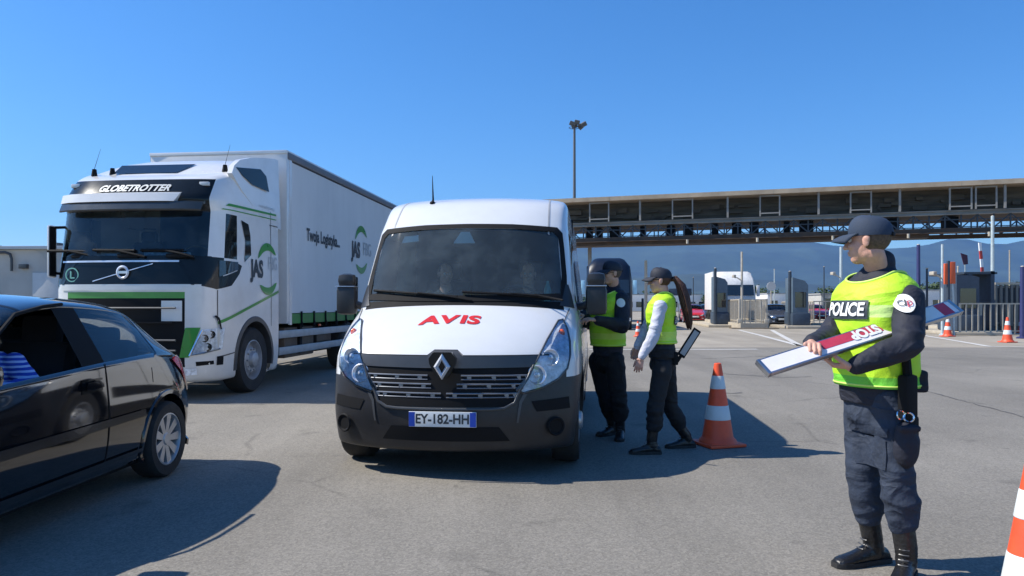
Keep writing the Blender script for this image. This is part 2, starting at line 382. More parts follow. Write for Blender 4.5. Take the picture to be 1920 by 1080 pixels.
def arc_poly(cx, cy, r0, r1, a0, a1, n=16, taper=True):
    o = []; i_ = []
    for k in range(n + 1):
        t = k / n; a = R(a0 + (a1 - a0) * t); w_ = (r1 - r0) * (math.sin(math.pi * t) ** .5 if taper else 1)
        o.append((cx + r1 * math.cos(a), cy + r1 * math.sin(a))); i_.append((cx + (r1 - w_ - 1e-4) * math.cos(a), cy + (r1 - w_ - 1e-4) * math.sin(a)))
    return [[o[k], o[k + 1], i_[k + 1], i_[k]] for k in range(n)]
def wheel(parent, c, r, wd, sx, rim_r, style='spoke', rimmat='silver', spokes=8, tyre='rubber'):
    """wheel with its outer face towards +x*sx; tyre > rim"""
    c = Vector(c); ax = Vector((sx, 0, 0)); h = wd / 2
    g = G().lathe([(rim_r, -h), (r * .93, -h), (r * .99, -h * .75), (r, -h * .4), (r, h * .4), (r * .99, h * .75), (r * .93, h), (rim_r + .03 * r, h * .98), (rim_r, h * .85), (rim_r * .96, h * .4), (rim_r * .95, -h)], c, ax, 40)
    t = g.obj('wheel', tyre, parent)
    rg = G(); rg.lathe([(rim_r * 1.02, h * .93), (rim_r * .97, h * .95), (rim_r * .93, h * .7), (rim_r * .92, -h * .2)], c, ax, 40)
    if style == 'spoke':
        rg.lathe([(0.001, h * .80), (rim_r * .2, h * .80), (rim_r * .26, h * .70)], c, ax, 20)
        for k in range(spokes):
            a = 2 * math.pi * k / spokes; e = Vector((0, math.cos(a), math.sin(a))); q = Vector((0, -math.sin(a), math.cos(a)))
            w0, w1 = rim_r * .10, rim_r * .17
            A = c + ax * h * .72 + e * rim_r * .2; B = c + ax * h * .82 + e * rim_r * .95
            P = [A - q * w0, A + q * w0, B + q * w1, B - q * w1]; rg.add(P + [p - ax * .03 for p in P], [(0, 1, 2, 3), (4, 5, 6, 7), (0, 1, 5, 4), (1, 2, 6, 5), (2, 3, 7, 6), (3, 0, 4, 7)])
        G().lathe([(0.001, -h * .1), (rim_r * .95, -h * .1)], c, ax, 24).obj('hub_backing', 'black', t)
    elif style == 'truck':
        rg.lathe([(rim_r * .93, h * .2), (rim_r * .75, h * .35), (rim_r * .62, h * .75), (rim_r * .5, h * .8), (rim_r * .42, h * .8)], c, ax, 40)
        rg.lathe([(rim_r * .42, h * .8), (rim_r * .36, h * 1.15), (rim_r * .25, h * 1.25), (.001, h * 1.27)], c, ax, 30)
        for k in range(10):
            a = 2 * math.pi * k / 10; e = Vector((0, math.cos(a), math.sin(a))) * rim_r * .55
            rg.cyl(c + e + ax * h * .75, c + e + ax * h * .95, .016, 6)
    rg.obj('rim', rimmat, t); return t

def arch_lip(parent, bv, s, cy, cz, r, w_, inner, m, xmax, proud=.012, a0=-10, a1=190, n=30):
    g = G(); q = []
    for k in range(n + 1):
        a = R(a0 + (a1 - a0) * k / n); ca, sa = math.cos(a), math.sin(a)
        def X(rr):
            h = bv.ray_cast(Vector((s * 8, cy + ca * rr, cz + sa * rr)), Vector((-s, 0, 0)))
            return h[0].x * s if h[0] is not None and h[0].x * s > inner else None
        xo = X(r + w_) or X(r + w_ * .6) or xmax - .03
        xi = X(r + .012) or xo; xi = max(xi, xo - .03)
        q.append([Vector((s * inner, cy + ca * r, cz + sa * r)), Vector((s * (xi + proud), cy + ca * r, cz + sa * r)), Vector((s * (xo + proud), cy + ca * (r + w_ * .8), cz + sa * (r + w_ * .8))), Vector((s * (xo - .004), cy + ca * (r + w_), cz + sa * (r + w_)))])
    g.loft(q, False, False).obj('wheel_arch', m, parent)
M['board_white'] = mat('board_white_film', (.84, .79, .79), .35, var=.06, dirt=.3, dcol=(.6, .3, .34))
M['board_red'] = mat('board_red_film', (.55, .05, .09), .35, var=.15, vscale=15)
M['bag'] = mat('dark_bag', (.03, .022, .024), .7, var=.5, vscale=8)
M['dirt_edge'] = mat('grimy_pavement', (.16, .12, .08), .9, var=.3)
M['pale_steel'] = mat('pale_steel', (.45, .52, .53), .5, .1)
M['steel_navy'] = mat('navy_steel', (.03, .035, .12), .5)
M['booth'] = mat('blue_grey_booth', (.09, .13, .17), .5, var=.12)
M['booth_low'] = mat('dark_booth_base', (.035, .055, .085), .6, var=.2)
M['red_dull'] = mat('dull_red', (.50, .05, .04), .6)
M['red_navy'] = mat('dark_sign_face', (.10, .04, .10), .6)
M['poster'] = mat('poster_paper', (.5, .5, .46), .7, var=.5, vscale=4)
M['fence_grey'] = mat('grey_fence_slats', (.16, .16, .15), .6, .2)
M['mirror_pale'] = mat('pale_blue_mirror', (.35, .60, .75), .4)
M['red_car'] = mat('red_car_paint', (.50, .03, .05), .2, coat=.6)
M['dark_car'] = mat('grey_car_paint', (.05, .06, .08), .2, coat=.6)
HAZE_D = 7e-5
M['piping'] = mat('vest_piping', (.62, .86, .16), .6)
M['glass_car'] = glass('car_glass', (.48, .55, .55), dirt=.04)
# ================================================================== SETTING
def ground_mat(name, col, grain, var, crack=True):
    m = bpy.data.materials.new(name); m.use_nodes = True; t = m.node_tree; L = t.links.new; b = t.nodes['Principled BSDF']
    tc = N(t, 'ShaderNodeTexCoord'); P = tc.outputs['Object']
    b.inputs['Roughness'].default_value = .86; b.inputs['Specular IOR Level'].default_value = .35
    def noise_(sc, det=6, ro=.6, src=P):
        n = N(t, 'ShaderNodeTexNoise', Scale=sc, Detail=det, Roughness=ro); L(src, n.inputs['Vector']); return n.outputs[0]
    def rng(s, a, b_, c, d):
        r = N(t, 'ShaderNodeMapRange'); r.inputs['From Min'].default_value = a; r.inputs['From Max'].default_value = b_; r.inputs['To Min'].default_value = c; r.inputs['To Max'].default_value = d; L(s, r.inputs['Value']); return r.outputs[0]
    def mul(a, b_):
        x = N(t, 'ShaderNodeMath', _operation='MULTIPLY'); L(a, x.inputs[0]); L(b_, x.inputs[1]); return x.outputs[0]
    big = rng(noise_(.35), .3, .7, 1 - var, 1 + var)
    mp = N(t, 'ShaderNodeMapping'); mp.inputs['Rotation'].default_value = (0, 0, R(6.3)); mp.inputs['Scale'].default_value = (1.1, .06, 1); L(P, mp.inputs['Vector'])
    lane = rng(noise_(.9, 5, .6, mp.outputs[0]), .35, .7, .86, 1.10)
    fine = rng(noise_(95, 3, .7), .3, .7, 1 - grain, 1 + grain)
    vo = N(t, 'ShaderNodeTexVoronoi', Scale=70.0); L(P, vo.inputs['Vector']); sp = rng(vo.outputs['Color'], 0, 1, 1 - grain * .9, 1 + grain * .9)
    f = mul(mul(big, lane), mul(fine, sp))
    if crack:
        dn = N(t, 'ShaderNodeTexNoise', Scale=1.2, Detail=5.0); L(P, dn.inputs['Vector'])
        ad = N(t, 'ShaderNodeMix', _data_type='RGBA'); ad.inputs['Factor'].default_value = .22; L(P, ad.inputs['A']); L(dn.outputs['Color'], ad.inputs['B'])
        vc = N(t, 'ShaderNodeTexVoronoi', Scale=.30); vc.feature = 'DISTANCE_TO_EDGE'; L(ad.outputs['Result'], vc.inputs['Vector'])
        ck = rng(vc.outputs[0], 0, .006, .72, 1.0)
        gate = rng(noise_(.5), .50, .56, 0, 1); g2 = N(t, 'ShaderNodeMix', _data_type='FLOAT'); L(gate, g2.inputs['Factor']); g2.inputs['A'].default_value = 1; L(ck, g2.inputs['B'])
        f = mul(f, g2.outputs[0])
        st = rng(noise_(1.7, 3, .5), .64, .74, 1, .72); f = mul(f, st); s2 = rng(noise_(.13, 4, .55), .50, .56, 1.0, .90); f = mul(f, s2); s3 = rng(noise_(5.5, 2, .4), .74, .78, 1, .66); f = mul(f, s3)
    mx = N(t, 'ShaderNodeMix', _data_type='RGBA', _blend_type='MULTIPLY'); mx.inputs['Factor'].default_value = 1; mx.inputs['A'].default_value = (*col, 1); L(f, mx.inputs['B'])
    L(mx.outputs['Result'], b.inputs['Base Color'])
    bp = N(t, 'ShaderNodeBump'); bp.inputs['Strength'].default_value = .5; bp.inputs['Distance'].default_value = .004; L(mul(fine, sp), bp.inputs['Height']); L(bp.outputs[0], b.inputs['Normal'])
    return m
M['asphalt'] = ground_mat('asphalt', (.218, .200, .170), .27, .13)
M['apron'] = ground_mat('concrete_apron', (.33, .29, .23), .10, .10)
M['land'] = mat('dry_land', (.16, .15, .09), .95, var=.4, vscale=.02)
def struct(name, g, m): o = g.obj(name, m); o['kind'] = 'structure'; return o
def quad(x0, y0, x1, y1, z): return G().add([(x0, y0, z), (x1, y0, z), (x1, y1, z), (x0, y1, z)], [(0, 1, 2, 3)])
struct('ground', quad(-14000, -300, 14000, 14000, -.02), 'land')
struct('toll_plaza', quad(-90, 20, 130, 240, -.004), 'apron')
struct('road', quad(-60, -40, 60, 23.6, 0.0), 'asphalt')
# painted lines
def strip(pts, wd, name, z=.006):
    g = G(); P = [Vector(p) for p in pts]; v = []
    for i, p in enumerate(P):
        d = (P[min(i + 1, len(P) - 1)] - P[max(i - 1, 0)]); d.z = 0; d.normalize(); n = Vector((-d.y, d.x, 0)) * wd / 2
        v += [Vector((p.x, p.y, z)) + n, Vector((p.x, p.y, z)) - n]
    g.add(v, [(2 * i, 2 * i + 1, 2 * i + 3, 2 * i + 2) for i in range(len(P) - 1)]); return struct(name, g, 'marking')
strip([GR(1386, 619), GR(1430, 630), GR(1498, 648)], .22, 'road_line')
strip([GR(1447, 619), GR(1470, 632), GR(1500, 648)], .22, 'road_line')
strip([GR(1718, 627), GR(1780, 637), GR(1856, 650)], .22, 'road_line')
strip([GR(1105, 655.5), GR(1330, 655.5), GR(1420, 655)], .26, 'road_line')
strip([GR(1850, 650), GR(1990, 652)], .22, 'road_line')
M['tar'] = mat('tar_crack_filler', (.085, .08, .075), .7, var=.3)
def crack(pts, wd, seed):
    r_ = random.Random(seed); P = [GR(*p) for p in pts]; Q = []
    for a, b in zip(P, P[1:]):
        n = max(3, int((b - a).length / .12))
        for k in range(n): Q.append(a + (b - a) * k / n + Vector((r_.gauss(0, .018), r_.gauss(0, .018), 0)))
    g = G(); v = []
    for i, p in enumerate(Q):
        d = Q[min(i + 1, len(Q) - 1)] - Q[max(i - 1, 0)]; d.z = 0; d.normalize(); n = Vector((-d.y, d.x, 0)) * wd * r_.uniform(.25, .75)
        v += [Vector((p.x, p.y, .004)) + n, Vector((p.x, p.y, .004)) - n]
    g.add(v, [(2 * i, 2 * i + 1, 2 * i + 3, 2 * i + 2) for i in range(len(Q) - 1)]); struct('road_crack', g, 'tar')
crack([(1530, 672), (1660, 712), (1790, 748), (1990, 800)], .022, 1)
crack([(1340, 700), (1470, 708), (1540, 706)], .03, 2)
crack([(1100, 668), (1330, 672), (1560, 664)], .04, 3)
crack([(1340, 735), (1370, 738), (1400, 736)], .05, 7)

# mountains
def ridge(name, Y, prof, depth, m, seed, rows=26, cols=240):
    g = G(); v = []
    x0, x1 = prof[0][0], prof[-1][0]
    for r in range(rows):
        t = r / (rows - 1)                       # 0 foot (near) -> 1 crest
        for c in range(cols):
            px = x0 + (x1 - x0) * c / (cols - 1)
            for k in range(len(prof) - 1):
                if prof[k][0] <= px <= prof[k + 1][0]: break
            u = (px - prof[k][0]) / (prof[k + 1][0] - prof[k][0]); u = u * u * (3 - 2 * u); h = prof[k][1] * (1 - u) + prof[k + 1][1] * u
            x = (px - 960) / FPX * Y; y = Y - depth * (1 - t) * (1 + .0)
            nz = noise.fractal(Vector((x / 900 + seed, y / 900, seed)), 1.0, 2.0, 6)
            z = h / FPX * Y * (t ** 1.3) + nz * 90 * math.sin(math.pi * min(1, t * .93)) * (h / 115)
            nz2 = noise.fractal(Vector((x / 260 + seed, 3, seed)), 1.0, 2.0, 4)
            if t > .8: z += nz2 * 14 * (h / 115)
            v.append((x * (y / Y if False else 1), y, z - 5))
    n = cols; f = [(r * n + c, r * n + c + 1, (r + 1) * n + c + 1, (r + 1) * n + c) for r in range(rows - 1) for c in range(cols - 1)]
    k = len(v); v += [(v[(rows - 1) * n + c][0], Y + 1500, -30) for c in range(cols)]
    f += [((rows - 1) * n + c, (rows - 1) * n + c + 1, k + c + 1, k + c) for c in range(cols - 1)]
    return struct(name, g.add(v, f), m)
M['mountain'] = mat('forested_mountain', (.030, .045, .030), .95, var=.7, vscale=.0025, dirt=.7, dcol=(.12, .115, .085))
ridge('mountains', 8200, [(-3500, 10), (-600, 20), (300, 45), (700, 78), (1000, 112), (1250, 128), (1480, 122), (1600, 112), (1660, 109), (1700, 109), (1745, 114), (1775, 124), (1815, 124), (1850, 117), (1890, 116), (1925, 123), (2050, 130), (2500, 110), (3600, 70), (5200, 30)], 2600, 'mountain', 3.1)
ridge('foothills', 4800, [(-3500, 4), (300, 6), (900, 30), (1100, 46), (1300, 62), (1420, 50), (1600, 36), (1800, 40), (2000, 55), (2600, 30), (5200, 8)], 1200, 'mountain', 9.7, 18, 200)

# ------------------------------------------------------------------ canopy over the toll lanes
CA = math.atan2(-9.9, 30.9); cux = Vector((math.cos(CA), math.sin(CA), 0)); cuy = Vector((-math.sin(CA), math.cos(CA), 0))
C0 = Vector((3.66, 60.3, 0))
def cs(px):      # distance along the canopy front for an image column
    k = (px - 960) / FPX; return (k * C0.y - C0.x) / (cux.x - k * cux.y)
canopy = thing('toll_canopy', 'long dark brown toll plaza canopy on trusswork with a beige roof edge', 'canopy', C0, CA)
S0, S1 = cs(880), cs(2250); DEP = 5.5
def cbox(g, a, b, z0, z1, y0, y1, bev=0): return g.box2((a, y0, z0), (b, y1, z1), bev)
g = G(); cbox(g, S0, S1, 9.42, 9.74, -1.2, DEP + 1.2)
for k in range(int((S1 - S0) / 6)): g.box2((S0 + 6 * k, -1.21, 9.44), (S0 + 6 * k + .05, -1.2, 9.72))
g.obj('roof', 'fascia', canopy)
g = G(); cbox(g, S0, S1, 7.86, 9.42, .5, .62); cbox(g, S0, S1, 7.86, 9.42, DEP - .4, DEP - .2)
for z in (8.2, 8.6, 9.0): cbox(g, S0, S1, z, z + .05, .44, .5)
rr = random.Random(3)
for k in range(60):
    a = S0 + (S1 - S0) * rr.random(); z = 7.95 + rr.random() * .8
    cbox(g, a, a + .2 + rr.random() * .9, z, z + .12 + rr.random() * .3, .2, .5)
g.obj('wall_cladding', 'soffit', canopy)
g = G(); cbox(g, S0, S1, 7.56, 7.84, -.35, -.15); cbox(g, S0, S1, 7.80, 7.85, -.5, 0); cbox(g, S0, S1, 7.55, 7.60, -.5, 0); g.obj('beam', 'beamgrey', canopy)
g = G(); cbox(g, S0, S1, 7.57, 7.84, -.10, DEP); g.obj('deck', 'beambrown', canopy)
g = G(); cbox(g, S0, S1, 6.34, 6.66, -.3, .2); cbox(g, S0, S1, 6.34, 6.66, DEP - .3, DEP); cbox(g, S0, S1, 6.30, 6.36, -.45, .3)
cbox(g, S0, cs(1742), 6.05, 6.30, .0, 1.6); g.obj('beam', 'beambrown', canopy)
for px in (1203, 1365, 1533, 1683, 1877):
    s = cs(px); G().box2((s - .07, -.9, 7.84), (s + .07, -.75, 9.42)).obj('post', 'beamgrey', canopy)
for a, b in ((1110, 1145), (1263, 1300), (1425, 1461), (1592, 1630), (1775, 1815), (1823, 1861)):
    a, b = cs(a), cs(b); g = G()
    for s in (a, b): g.box2((s - .05, -.9, 7.84), (s + .05, -.8, 9.36))
    for z in (9.28, 8.02): g.box2((a + .05, -.9, z), (b - .05, -.8, z + .08))
    g.obj('hanging_frame', 'beamgrey', canopy)
for yy, nm in ((-.2, 'truss'), (DEP - .2, 'truss')):
    g = G(); st = .98; s = S0; k = 0
    while s < S1 - st:
        g.bar((s, yy, 6.60), (s, yy, 7.58), .09, .09)
        if k % 2: g.bar((s, yy, 6.64), (s + st, yy, 7.54), .08, .08)
        else: g.bar((s, yy, 7.54), (s + st, yy, 6.64), .08, .08)
        s += st; k += 1
    cbox(g, S0, S1, 7.20, 7.26, yy - .04, yy + .04)
    g.obj(nm, 'steel_dark' if yy < 0 else 'steel_blue', canopy)
for a, b in ((1098, 1106), (1117, 1125), (1141, 1158), (1199, 1208), (1249, 1264), (1280, 1298), (1334, 1346), (1372, 1390), (1405, 1423), (1470, 1481), (1500, 1526), (1655, 1688), (1772, 1800)):
    a, b = cs(a), cs(b); g = G(); g.box2((a, .3, 6.62), (b, 1.3, 7.5), .03); g.box2((a + .1, .27, 6.75), (b - .1, .3, 7.35)); g.obj('lane_signal_box', 'black', canopy)
for px in (890, 1094, 1650, 2120):
    s = cs(px); g = G(); g.box2((s - .13, 2.3, 0), (s + .13, 2.6, 7.57)); g.box2((s - .3, 2.1, 0), (s + .3, 2.8, .35)); g.obj('column', 'beamgrey' if px > 1200 else 'beamgrey', canopy)
g = G()
for px in (1290, 1420, 1560, 1700, 1850): s = cs(px); g.cyl((s, -.6, 6.0), (s, -.6, 6.3), .09, 8); g.box2((s - .03, -.63, 6.2), (s + .03, -.4, 6.3))
g.obj('camera_housing', 'galv', canopy)

# tall floodlight mast
def mast(px, top, Y, label, r=.16):
    p = W(px, 560, Y); H = W(px, top, Y).z
    t = thing('floodlight_mast', label, 'light mast', (p.x, p.y, 0))
    G().tube([(0, 0, 0), (0, 0, H)], [r * 1.25, r * .75], 12).obj('pole', 'galv_dark', t)
    g = G(); 
    for k in range(3): g.lathe([(.55, H - .45), (.60, H - .42), (.55, H - .39)], n=16)
    g.bar((-.3, 0, H - .25), (1.0, 0, H - .2), .07, .07); g.bar((0, -.8, H - .25), (0, .8, H - .25), .07, .07); g.obj('head_frame', 'galv_dark', t)
    for a, b, c, rx in ((-.25, -.2, .35, .4), (.0, .3, .1, -.2), (.25, -.3, .55, .2), (1.0, .0, .3, -.5), (.65, .3, -.1, .9)):
        m_ = Matrix.Rotation(rx, 3, 'Y') @ Matrix.Rotation(.4, 3, 'X'); l = G().box((a, b, H - .2 + c * .5), (.55, .30, .45), m_, .04); l.bar((a, b, H - .3), (a, b, H - .1 + c * .4), .05, .05)
        l.obj('floodlight', 'galv_dark', t)
    return t
M['galv_dark'] = mat('weathered_mast_steel', (.12, .125, .13), .55, .3)
mast(1077, 232, 78, 'tall grey floodlight mast rising behind the toll canopy')
# ------------------------------------------------------------------ site cabin far left
def cabin():
    c = GR(0, 640); Yc = 24.0
    t = thing('site_cabin', 'beige and grey flat-roofed cabin building behind the truck at the far left', 'building', (W(0, 0, Yc).x - 1.0, Yc, 0), R(-3))
    H = CH + (HY - 468) / FPX * Yc
    G().box2((-6, 0, 0), (3.4, 6, H), .02).obj('wall', 'cabin', t)
    G().box2((-6.1, -.15, H), (3.5, 6.1, H + .10), .01).obj('roof', 'cabin_light', t)
    G().box2((-2.0, -.06, .1), (.9, 0, H - .55), .01).obj('wall_panel', 'cabin_light', t)
    G().box2((2.15, -.05, .1), (3.1, 0, H - .75), .01).obj('door', 'cabin_light', t)
    f = G(); f.box2((-.9, -.12, .9), (-.82, -.06, 1.75)); f.box2((.95, -.12, .9), (1.03, -.0601, 1.75)); f.box2((-.82, -.12, 1.67), (.95, -.061, 1.75)); f.box2((-.82, -.12, .9), (.95, -.061, .98)); f.obj('window_frame', 'far_white', t)
    G().box2((-.82, -.09, .98), (.95, -.065, 1.67)).obj('window', 'dark_glass', t)
    G().tube([(.0, -.1, H - .1), (1.3, -.1, H - .1), (1.45, -.1, H - .16), (1.5, -.1, H - .3), (1.5, -.1, H - .7)], .045, 8).obj('drainpipe', 'trim', t)
    g = G(); g.box2((1.75, -.14, H - .62), (2.0, 0, H - .48), .01); g.obj('wall_lamp', 'trim', t)
    g = G(); g.box2((1.9, 1, H + .1), (2.3, 1.5, H + .3), .03); g.box2((-.4, .9, H + .1), (.2, 1.3, H + .22), .03); g.obj('roof_vent', 'trim', t)
    g = G(); g.box2((-3.6, -.07, .1), (-2.5, -.0, H - .5), .01); g.obj('door', 'cabin_light', t)
cabin()
# ================================================================== VAN
YAW = -math.atan2(155, FPX)
def van():
    t = thing('delivery_van', 'white rental van with red lettering on the bonnet, stopped facing the camera', 'van', (-.525, 5.66, 0), YAW)
    yb = 6.0
    def row(zc, yc, zk, dy, w, z2=None, yr=yb):
        z2 = zk if z2 is None else z2; q = []
        for fx, fy in ((0, 0), (.38, .10), (.70, .36), (.90, .70), (1, 1)):
            q.append((fx * w, yc + fy * dy, zc + (zk - zc) * fy))
        y4 = yc + dy
        q += [(w, max(2.0, y4 + .3), z2), (w, 4.2, z2), (w, yr - .25, z2), (w * .86, yr, z2), (0, yr, z2)]
        return q
    L = [row(.20, .16, .20, .42, .98, .24), row(.215, .05, .215, .44, 1.02, .26), row(.44, .00, .44, .44, 1.04), row(.60, .015, .60, .44, 1.045), row(.76, .04, .79, .44, 1.045),
         row(.95, .07, .90, .44, 1.045), row(.985, .10, .95, .43, 1.04, .97), row(1.17, .33, 1.12, .38, 1.03), row(1.345, .66, 1.28, .34, 1.00, 1.30),
         row(1.375, .70, 1.34, .32, .99, 1.34), row(2.045, 1.10, 2.02, .28, .91, 2.02), row(2.085, 1.14, 2.06, .27, .90, 2.06),
         row(2.33, 1.46, 2.29, .20, .885, 2.29), row(2.42, 1.80, 2.39, .14, .85, 2.40), row(2.47, 2.5, 2.455, .14, .70, 2.46), row(2.50, 3.1, 2.50, .1, .0, 2.50)]
    def part(i, j, sd):
        if i < 3 and j < 4: return 1
        if i == 3 and j < 4: return 1
        if i == 4 and j < 3: return 1
        if i < 2: return 1
        if i == 9 and j < 3: return 2
        if i in (8,) and j < 3: return 3
        if i == 9 and j == 4: return 4
        return 0
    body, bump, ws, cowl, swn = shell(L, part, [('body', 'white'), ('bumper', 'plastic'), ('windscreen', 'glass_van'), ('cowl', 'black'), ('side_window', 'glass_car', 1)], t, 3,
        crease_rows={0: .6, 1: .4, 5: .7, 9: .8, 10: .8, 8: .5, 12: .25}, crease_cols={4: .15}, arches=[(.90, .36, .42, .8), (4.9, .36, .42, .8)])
    bv = bvh_multi([o for o in t.children if o.type == 'MESH'])
    def pj(name, polys, m, off, mode=FRONT, step=.04, parent=t, ang=60):
        me = polys if not isinstance(polys, list) else poly_mesh(polys)
        return project(me, bv, mode, off, step).obj(name, m, parent, ang)
    # grille
    gp = [(-.665, .88), (.665, .88), (.635, .80), (.56, .68), (.53, .60), (.47, .565), (-.47, .565), (-.53, .60), (-.56, .68), (-.635, .80)]
    gr = pj('grille', [gp], 'black', .006)
    band = pj('grille_top', [[(-.705, .945), (-.14, .945), (-.09, .985), (.09, .985), (.14, .945), (.705, .945), (.668, .86), (.16, .855), (-.16, .855), (-.668, .86)]], 'trim', .014, step=.05)
    bvg = bv
    slats = G()
    for z, x1, x0 in ((.80, .625, .13), (.735, .585, .10), (.665, .54, .02)):
        for s in (-1, 1):
            o = G(); pts = []
            for k in range(9):
                x = s * (x0 + (x1 - x0) * k / 8); h = bv.ray_cast(Vector((x, -3, z)), Vector((0, 1, 0))); pts.append(Vector((x, h[0].y - .010, z)))
            slats.tube(pts, .007, 8); slats.tube([p + Vector((0, .0, -.030)) for p in pts], .0045, 6)
            for k in (1, 4, 7): slats.box(pts[k] + Vector((0, .004, -.016)), (.035, .012, .04), None, .004)
            slats.box(pts[8] + Vector((-.01 * s, .004, -.016)), (.05, .014, .045), None, .004)
    slats.obj('grille_slats', 'slat', t)
    fr = G(); pts = []
    for x, z in [(-.675, .875), (-.638, .79), (-.56, .66), (-.535, .595), (-.46, .555)] + [(x / 10 * .46, .548) for x in range(-8, 9, 2)] + [(.46, .555), (.535, .595), (.56, .66), (.638, .79), (.675, .875)]:
        h = bv.ray_cast(Vector((x, -3, z)), Vector((0, 1, 0))); pts.append(Vector((x, h[0].y - .012, z)))
    fr.tube(pts, .012, 8).obj('grille_surround', 'trim', t)
    # diamond badge
    b = G(); d = .098; w_ = .064
    outer = [(0, d), (w_, 0), (0, -d), (-w_, 0)]; inn = [(0, d * .48), (w_ * .40, 0), (0, -d * .48), (-w_ * .40, 0)]
    for k in range(4):
        a, c = outer[k], outer[(k + 1) % 4]; e, f_ = inn[k], inn[(k + 1) % 4]
        ma = ((a[0] + e[0]) / 2, (a[1] + e[1]) / 2); mc = ((c[0] + f_[0]) / 2, (c[1] + f_[1]) / 2)
        Z = .875
        P = [(a[0], -.035, Z + a[1]), (c[0], -.035, Z + c[1]), (mc[0], -.062, Z + mc[1]), (ma[0], -.062, Z + ma[1]), (f_[0], -.035, Z + f_[1]), (e[0], -.035, Z + e[1]), (a[0], .03, Z + a[1]), (c[0], .03, Z + c[1])]
        b.add(P, [(0, 1, 2, 3), (3, 2, 4, 5), (0, 1, 7, 6)])
    b.obj('badge', 'badge', t, 20)
    G().prism([(-.060, -.06), (-.035, -.09), (.035, -.09), (.060, -.06), (.100, .02), (.105, .06), (.070, .108), (-.070, .108), (-.105, .06), (-.100, .02)], 0, .05, lambda x, y, z: (x, z - .022, .875 + y)).obj('badge_mount', 'gloss_black', t)
    # lettering on the bonnet
    v_, f_ = [], []
    for ch, a_, b_ in (('A', -.255, -.075), ('V', -.095, .075), ('I', .092, .132), ('S', .145, .25)):
        m0 = text_mesh(ch, .17, bold=.007); x0 = min(q.co.x for q in m0.vertices); x1 = max(q.co.x for q in m0.vertices); k = len(v_)
        v_ += [(a_ + (q.co.x - x0) / (x1 - x0) * (b_ - a_) + .10 * q.co.y, q.co.y, 0) for q in m0.vertices]; f_ += [tuple(i + k for i in p.vertices) for p in m0.polygons]
    me = bpy.data.meshes.new('t'); me.from_pydata(v_, [], f_)
    me2 = me
    def hood(u, v): return (Vector((u, .0 + v, 4)), Vector((0, 0, -1)))
    move2(me2, -.03, .445, 1.0, .88)
    # plate
    pl = G().box((0, -.012, .475), (.52, .012, .115), None, .004).obj('number_plate', 'plate', t)
    for s in (-1, 1): G().box((s * .235, -.0195, .475), (.046, .004, .108)).obj('plate_band', 'eu_blue', pl)
    me = text_mesh('EY-182-HH', .105, bold=.003); mx = max(v.co.x for v in me.vertices); move2(me, 0, 0, .205 / mx, .95)
    g = G(); g.v = [Vector((v.co.x, -.0215, .475 + v.co.y)) for v in me.vertices]; g.f = [tuple(p.vertices) for p in me.polygons]; g.obj('plate_lettering', 'ink', pl, fix=False)
    pj('bonnet_lettering', me2, 'red', .005, hood, .03)
    # bumper features
    pj('lower_intake', [[(-.42, .41), (.42, .41), (.50, .30), (-.50, .30)]], 'black', .006)
    for s in (-1, 1):
        P = [(s * .66, .60), (s * .94, .62), (s * .95, .53), (s * .70, .52)]; pj('bumper_recess', [P], 'black', .006)
        h = bv.ray_cast(Vector((s * .83, -3, .40)), Vector((0, 1, 0)))[0]
        G().lathe([(.075, .0), (.066, .012), (.056, .008), (.052, -.0), (0.001, -.0)], h + Vector((s * .018, -.022, 0)), Vector((s * .55, -1, 0)).normalized(), 20).obj('fog_lamp_socket', 'black', t)
        pj('bumper_crease', [[(s * .60, .66), (s * .57, .60), (s * .55, .44), (s * .565, .44), (s * .59, .59), (s * .63, .655)]], 'trim', .008)
        # headlight
        out = [(.545, .685), (.60, .665), (.74, .70), (.86, .765), (.925, .84), (.945, .94), (.94, 1.04), (.915, 1.14), (.875, 1.215), (.84, 1.205), (.765, 1.06), (.705, .93), (.635, .80)]
        out = [(s * x, z) for x, z in out]
        hl = pj('headlight', [out], 'headlamp_back', .004, step=.03)
        me = poly_mesh([out]); project(me, bv, FRONT, .022, .03).obj('lens', 'lens', hl, 80)
        edge = G(); pts = []
        for k in range(len(out) + 1):
            x, z = out[k % len(out)]; h = bv.ray_cast(Vector((x, -3, z)), Vector((0, 1, 0)))
            if h[0]: pts.append(h[0] + h[1] * (.010 if h[1].y < 0 else -.010))
        edge.tube(pts, .008, 6).obj('lamp_rim', 'trim', hl)
        for (x, z, r_) in ((.70, .80, .075), (.80, .93, .068)):
            h = bv.ray_cast(Vector((s * x, -3, z)), Vector((0, 1, 0)))[0]; ax = Vector((s * .15, -1, .1)).normalized()
            G().lathe([(r_, .012), (r_ * .92, .015), (r_ * .7, -.0), (r_ * .35, -.012), (r_ * .30, .01), (.001, .014)], h - ax * .0 + Vector((0, -.008, 0)), ax, 24).obj('reflector', 'badge', hl)
        h = bv.ray_cast(Vector((s * .875, -3, 1.11)), Vector((0, 1, 0)))[0]
        G().ell(h, (.028, .02, .035)).obj('indicator', 'amber', hl)
        # body seams
        # wing mirror
        mroot = G(); bx = s * 1.16; my = 1.22
        mr = G(); mr.box((bx, my, 1.385), (.19, .13, .27), None, .05); mr.box((bx + .0 * s, my + .0, 1.57), (.165, .13, .13), None, .055); mi = mr.obj('wing_mirror', 'plastic', t)
        G().box((bx, my, 1.513), (.185, .135, .010), None, .004).obj('mirror_trim', 'alu', mi)
        G().tube([(bx - s * .05, my, 1.36), (s * 1.03, my + .02, 1.33), (s * .96, my + .05, 1.33)], .035, 8).obj('mirror_arm', 'plastic', mi)
        G().box((bx, my + .069, 1.46), (.15, .006, .30), None, .02).obj('mirror_glass', 'dark_glass', mi)
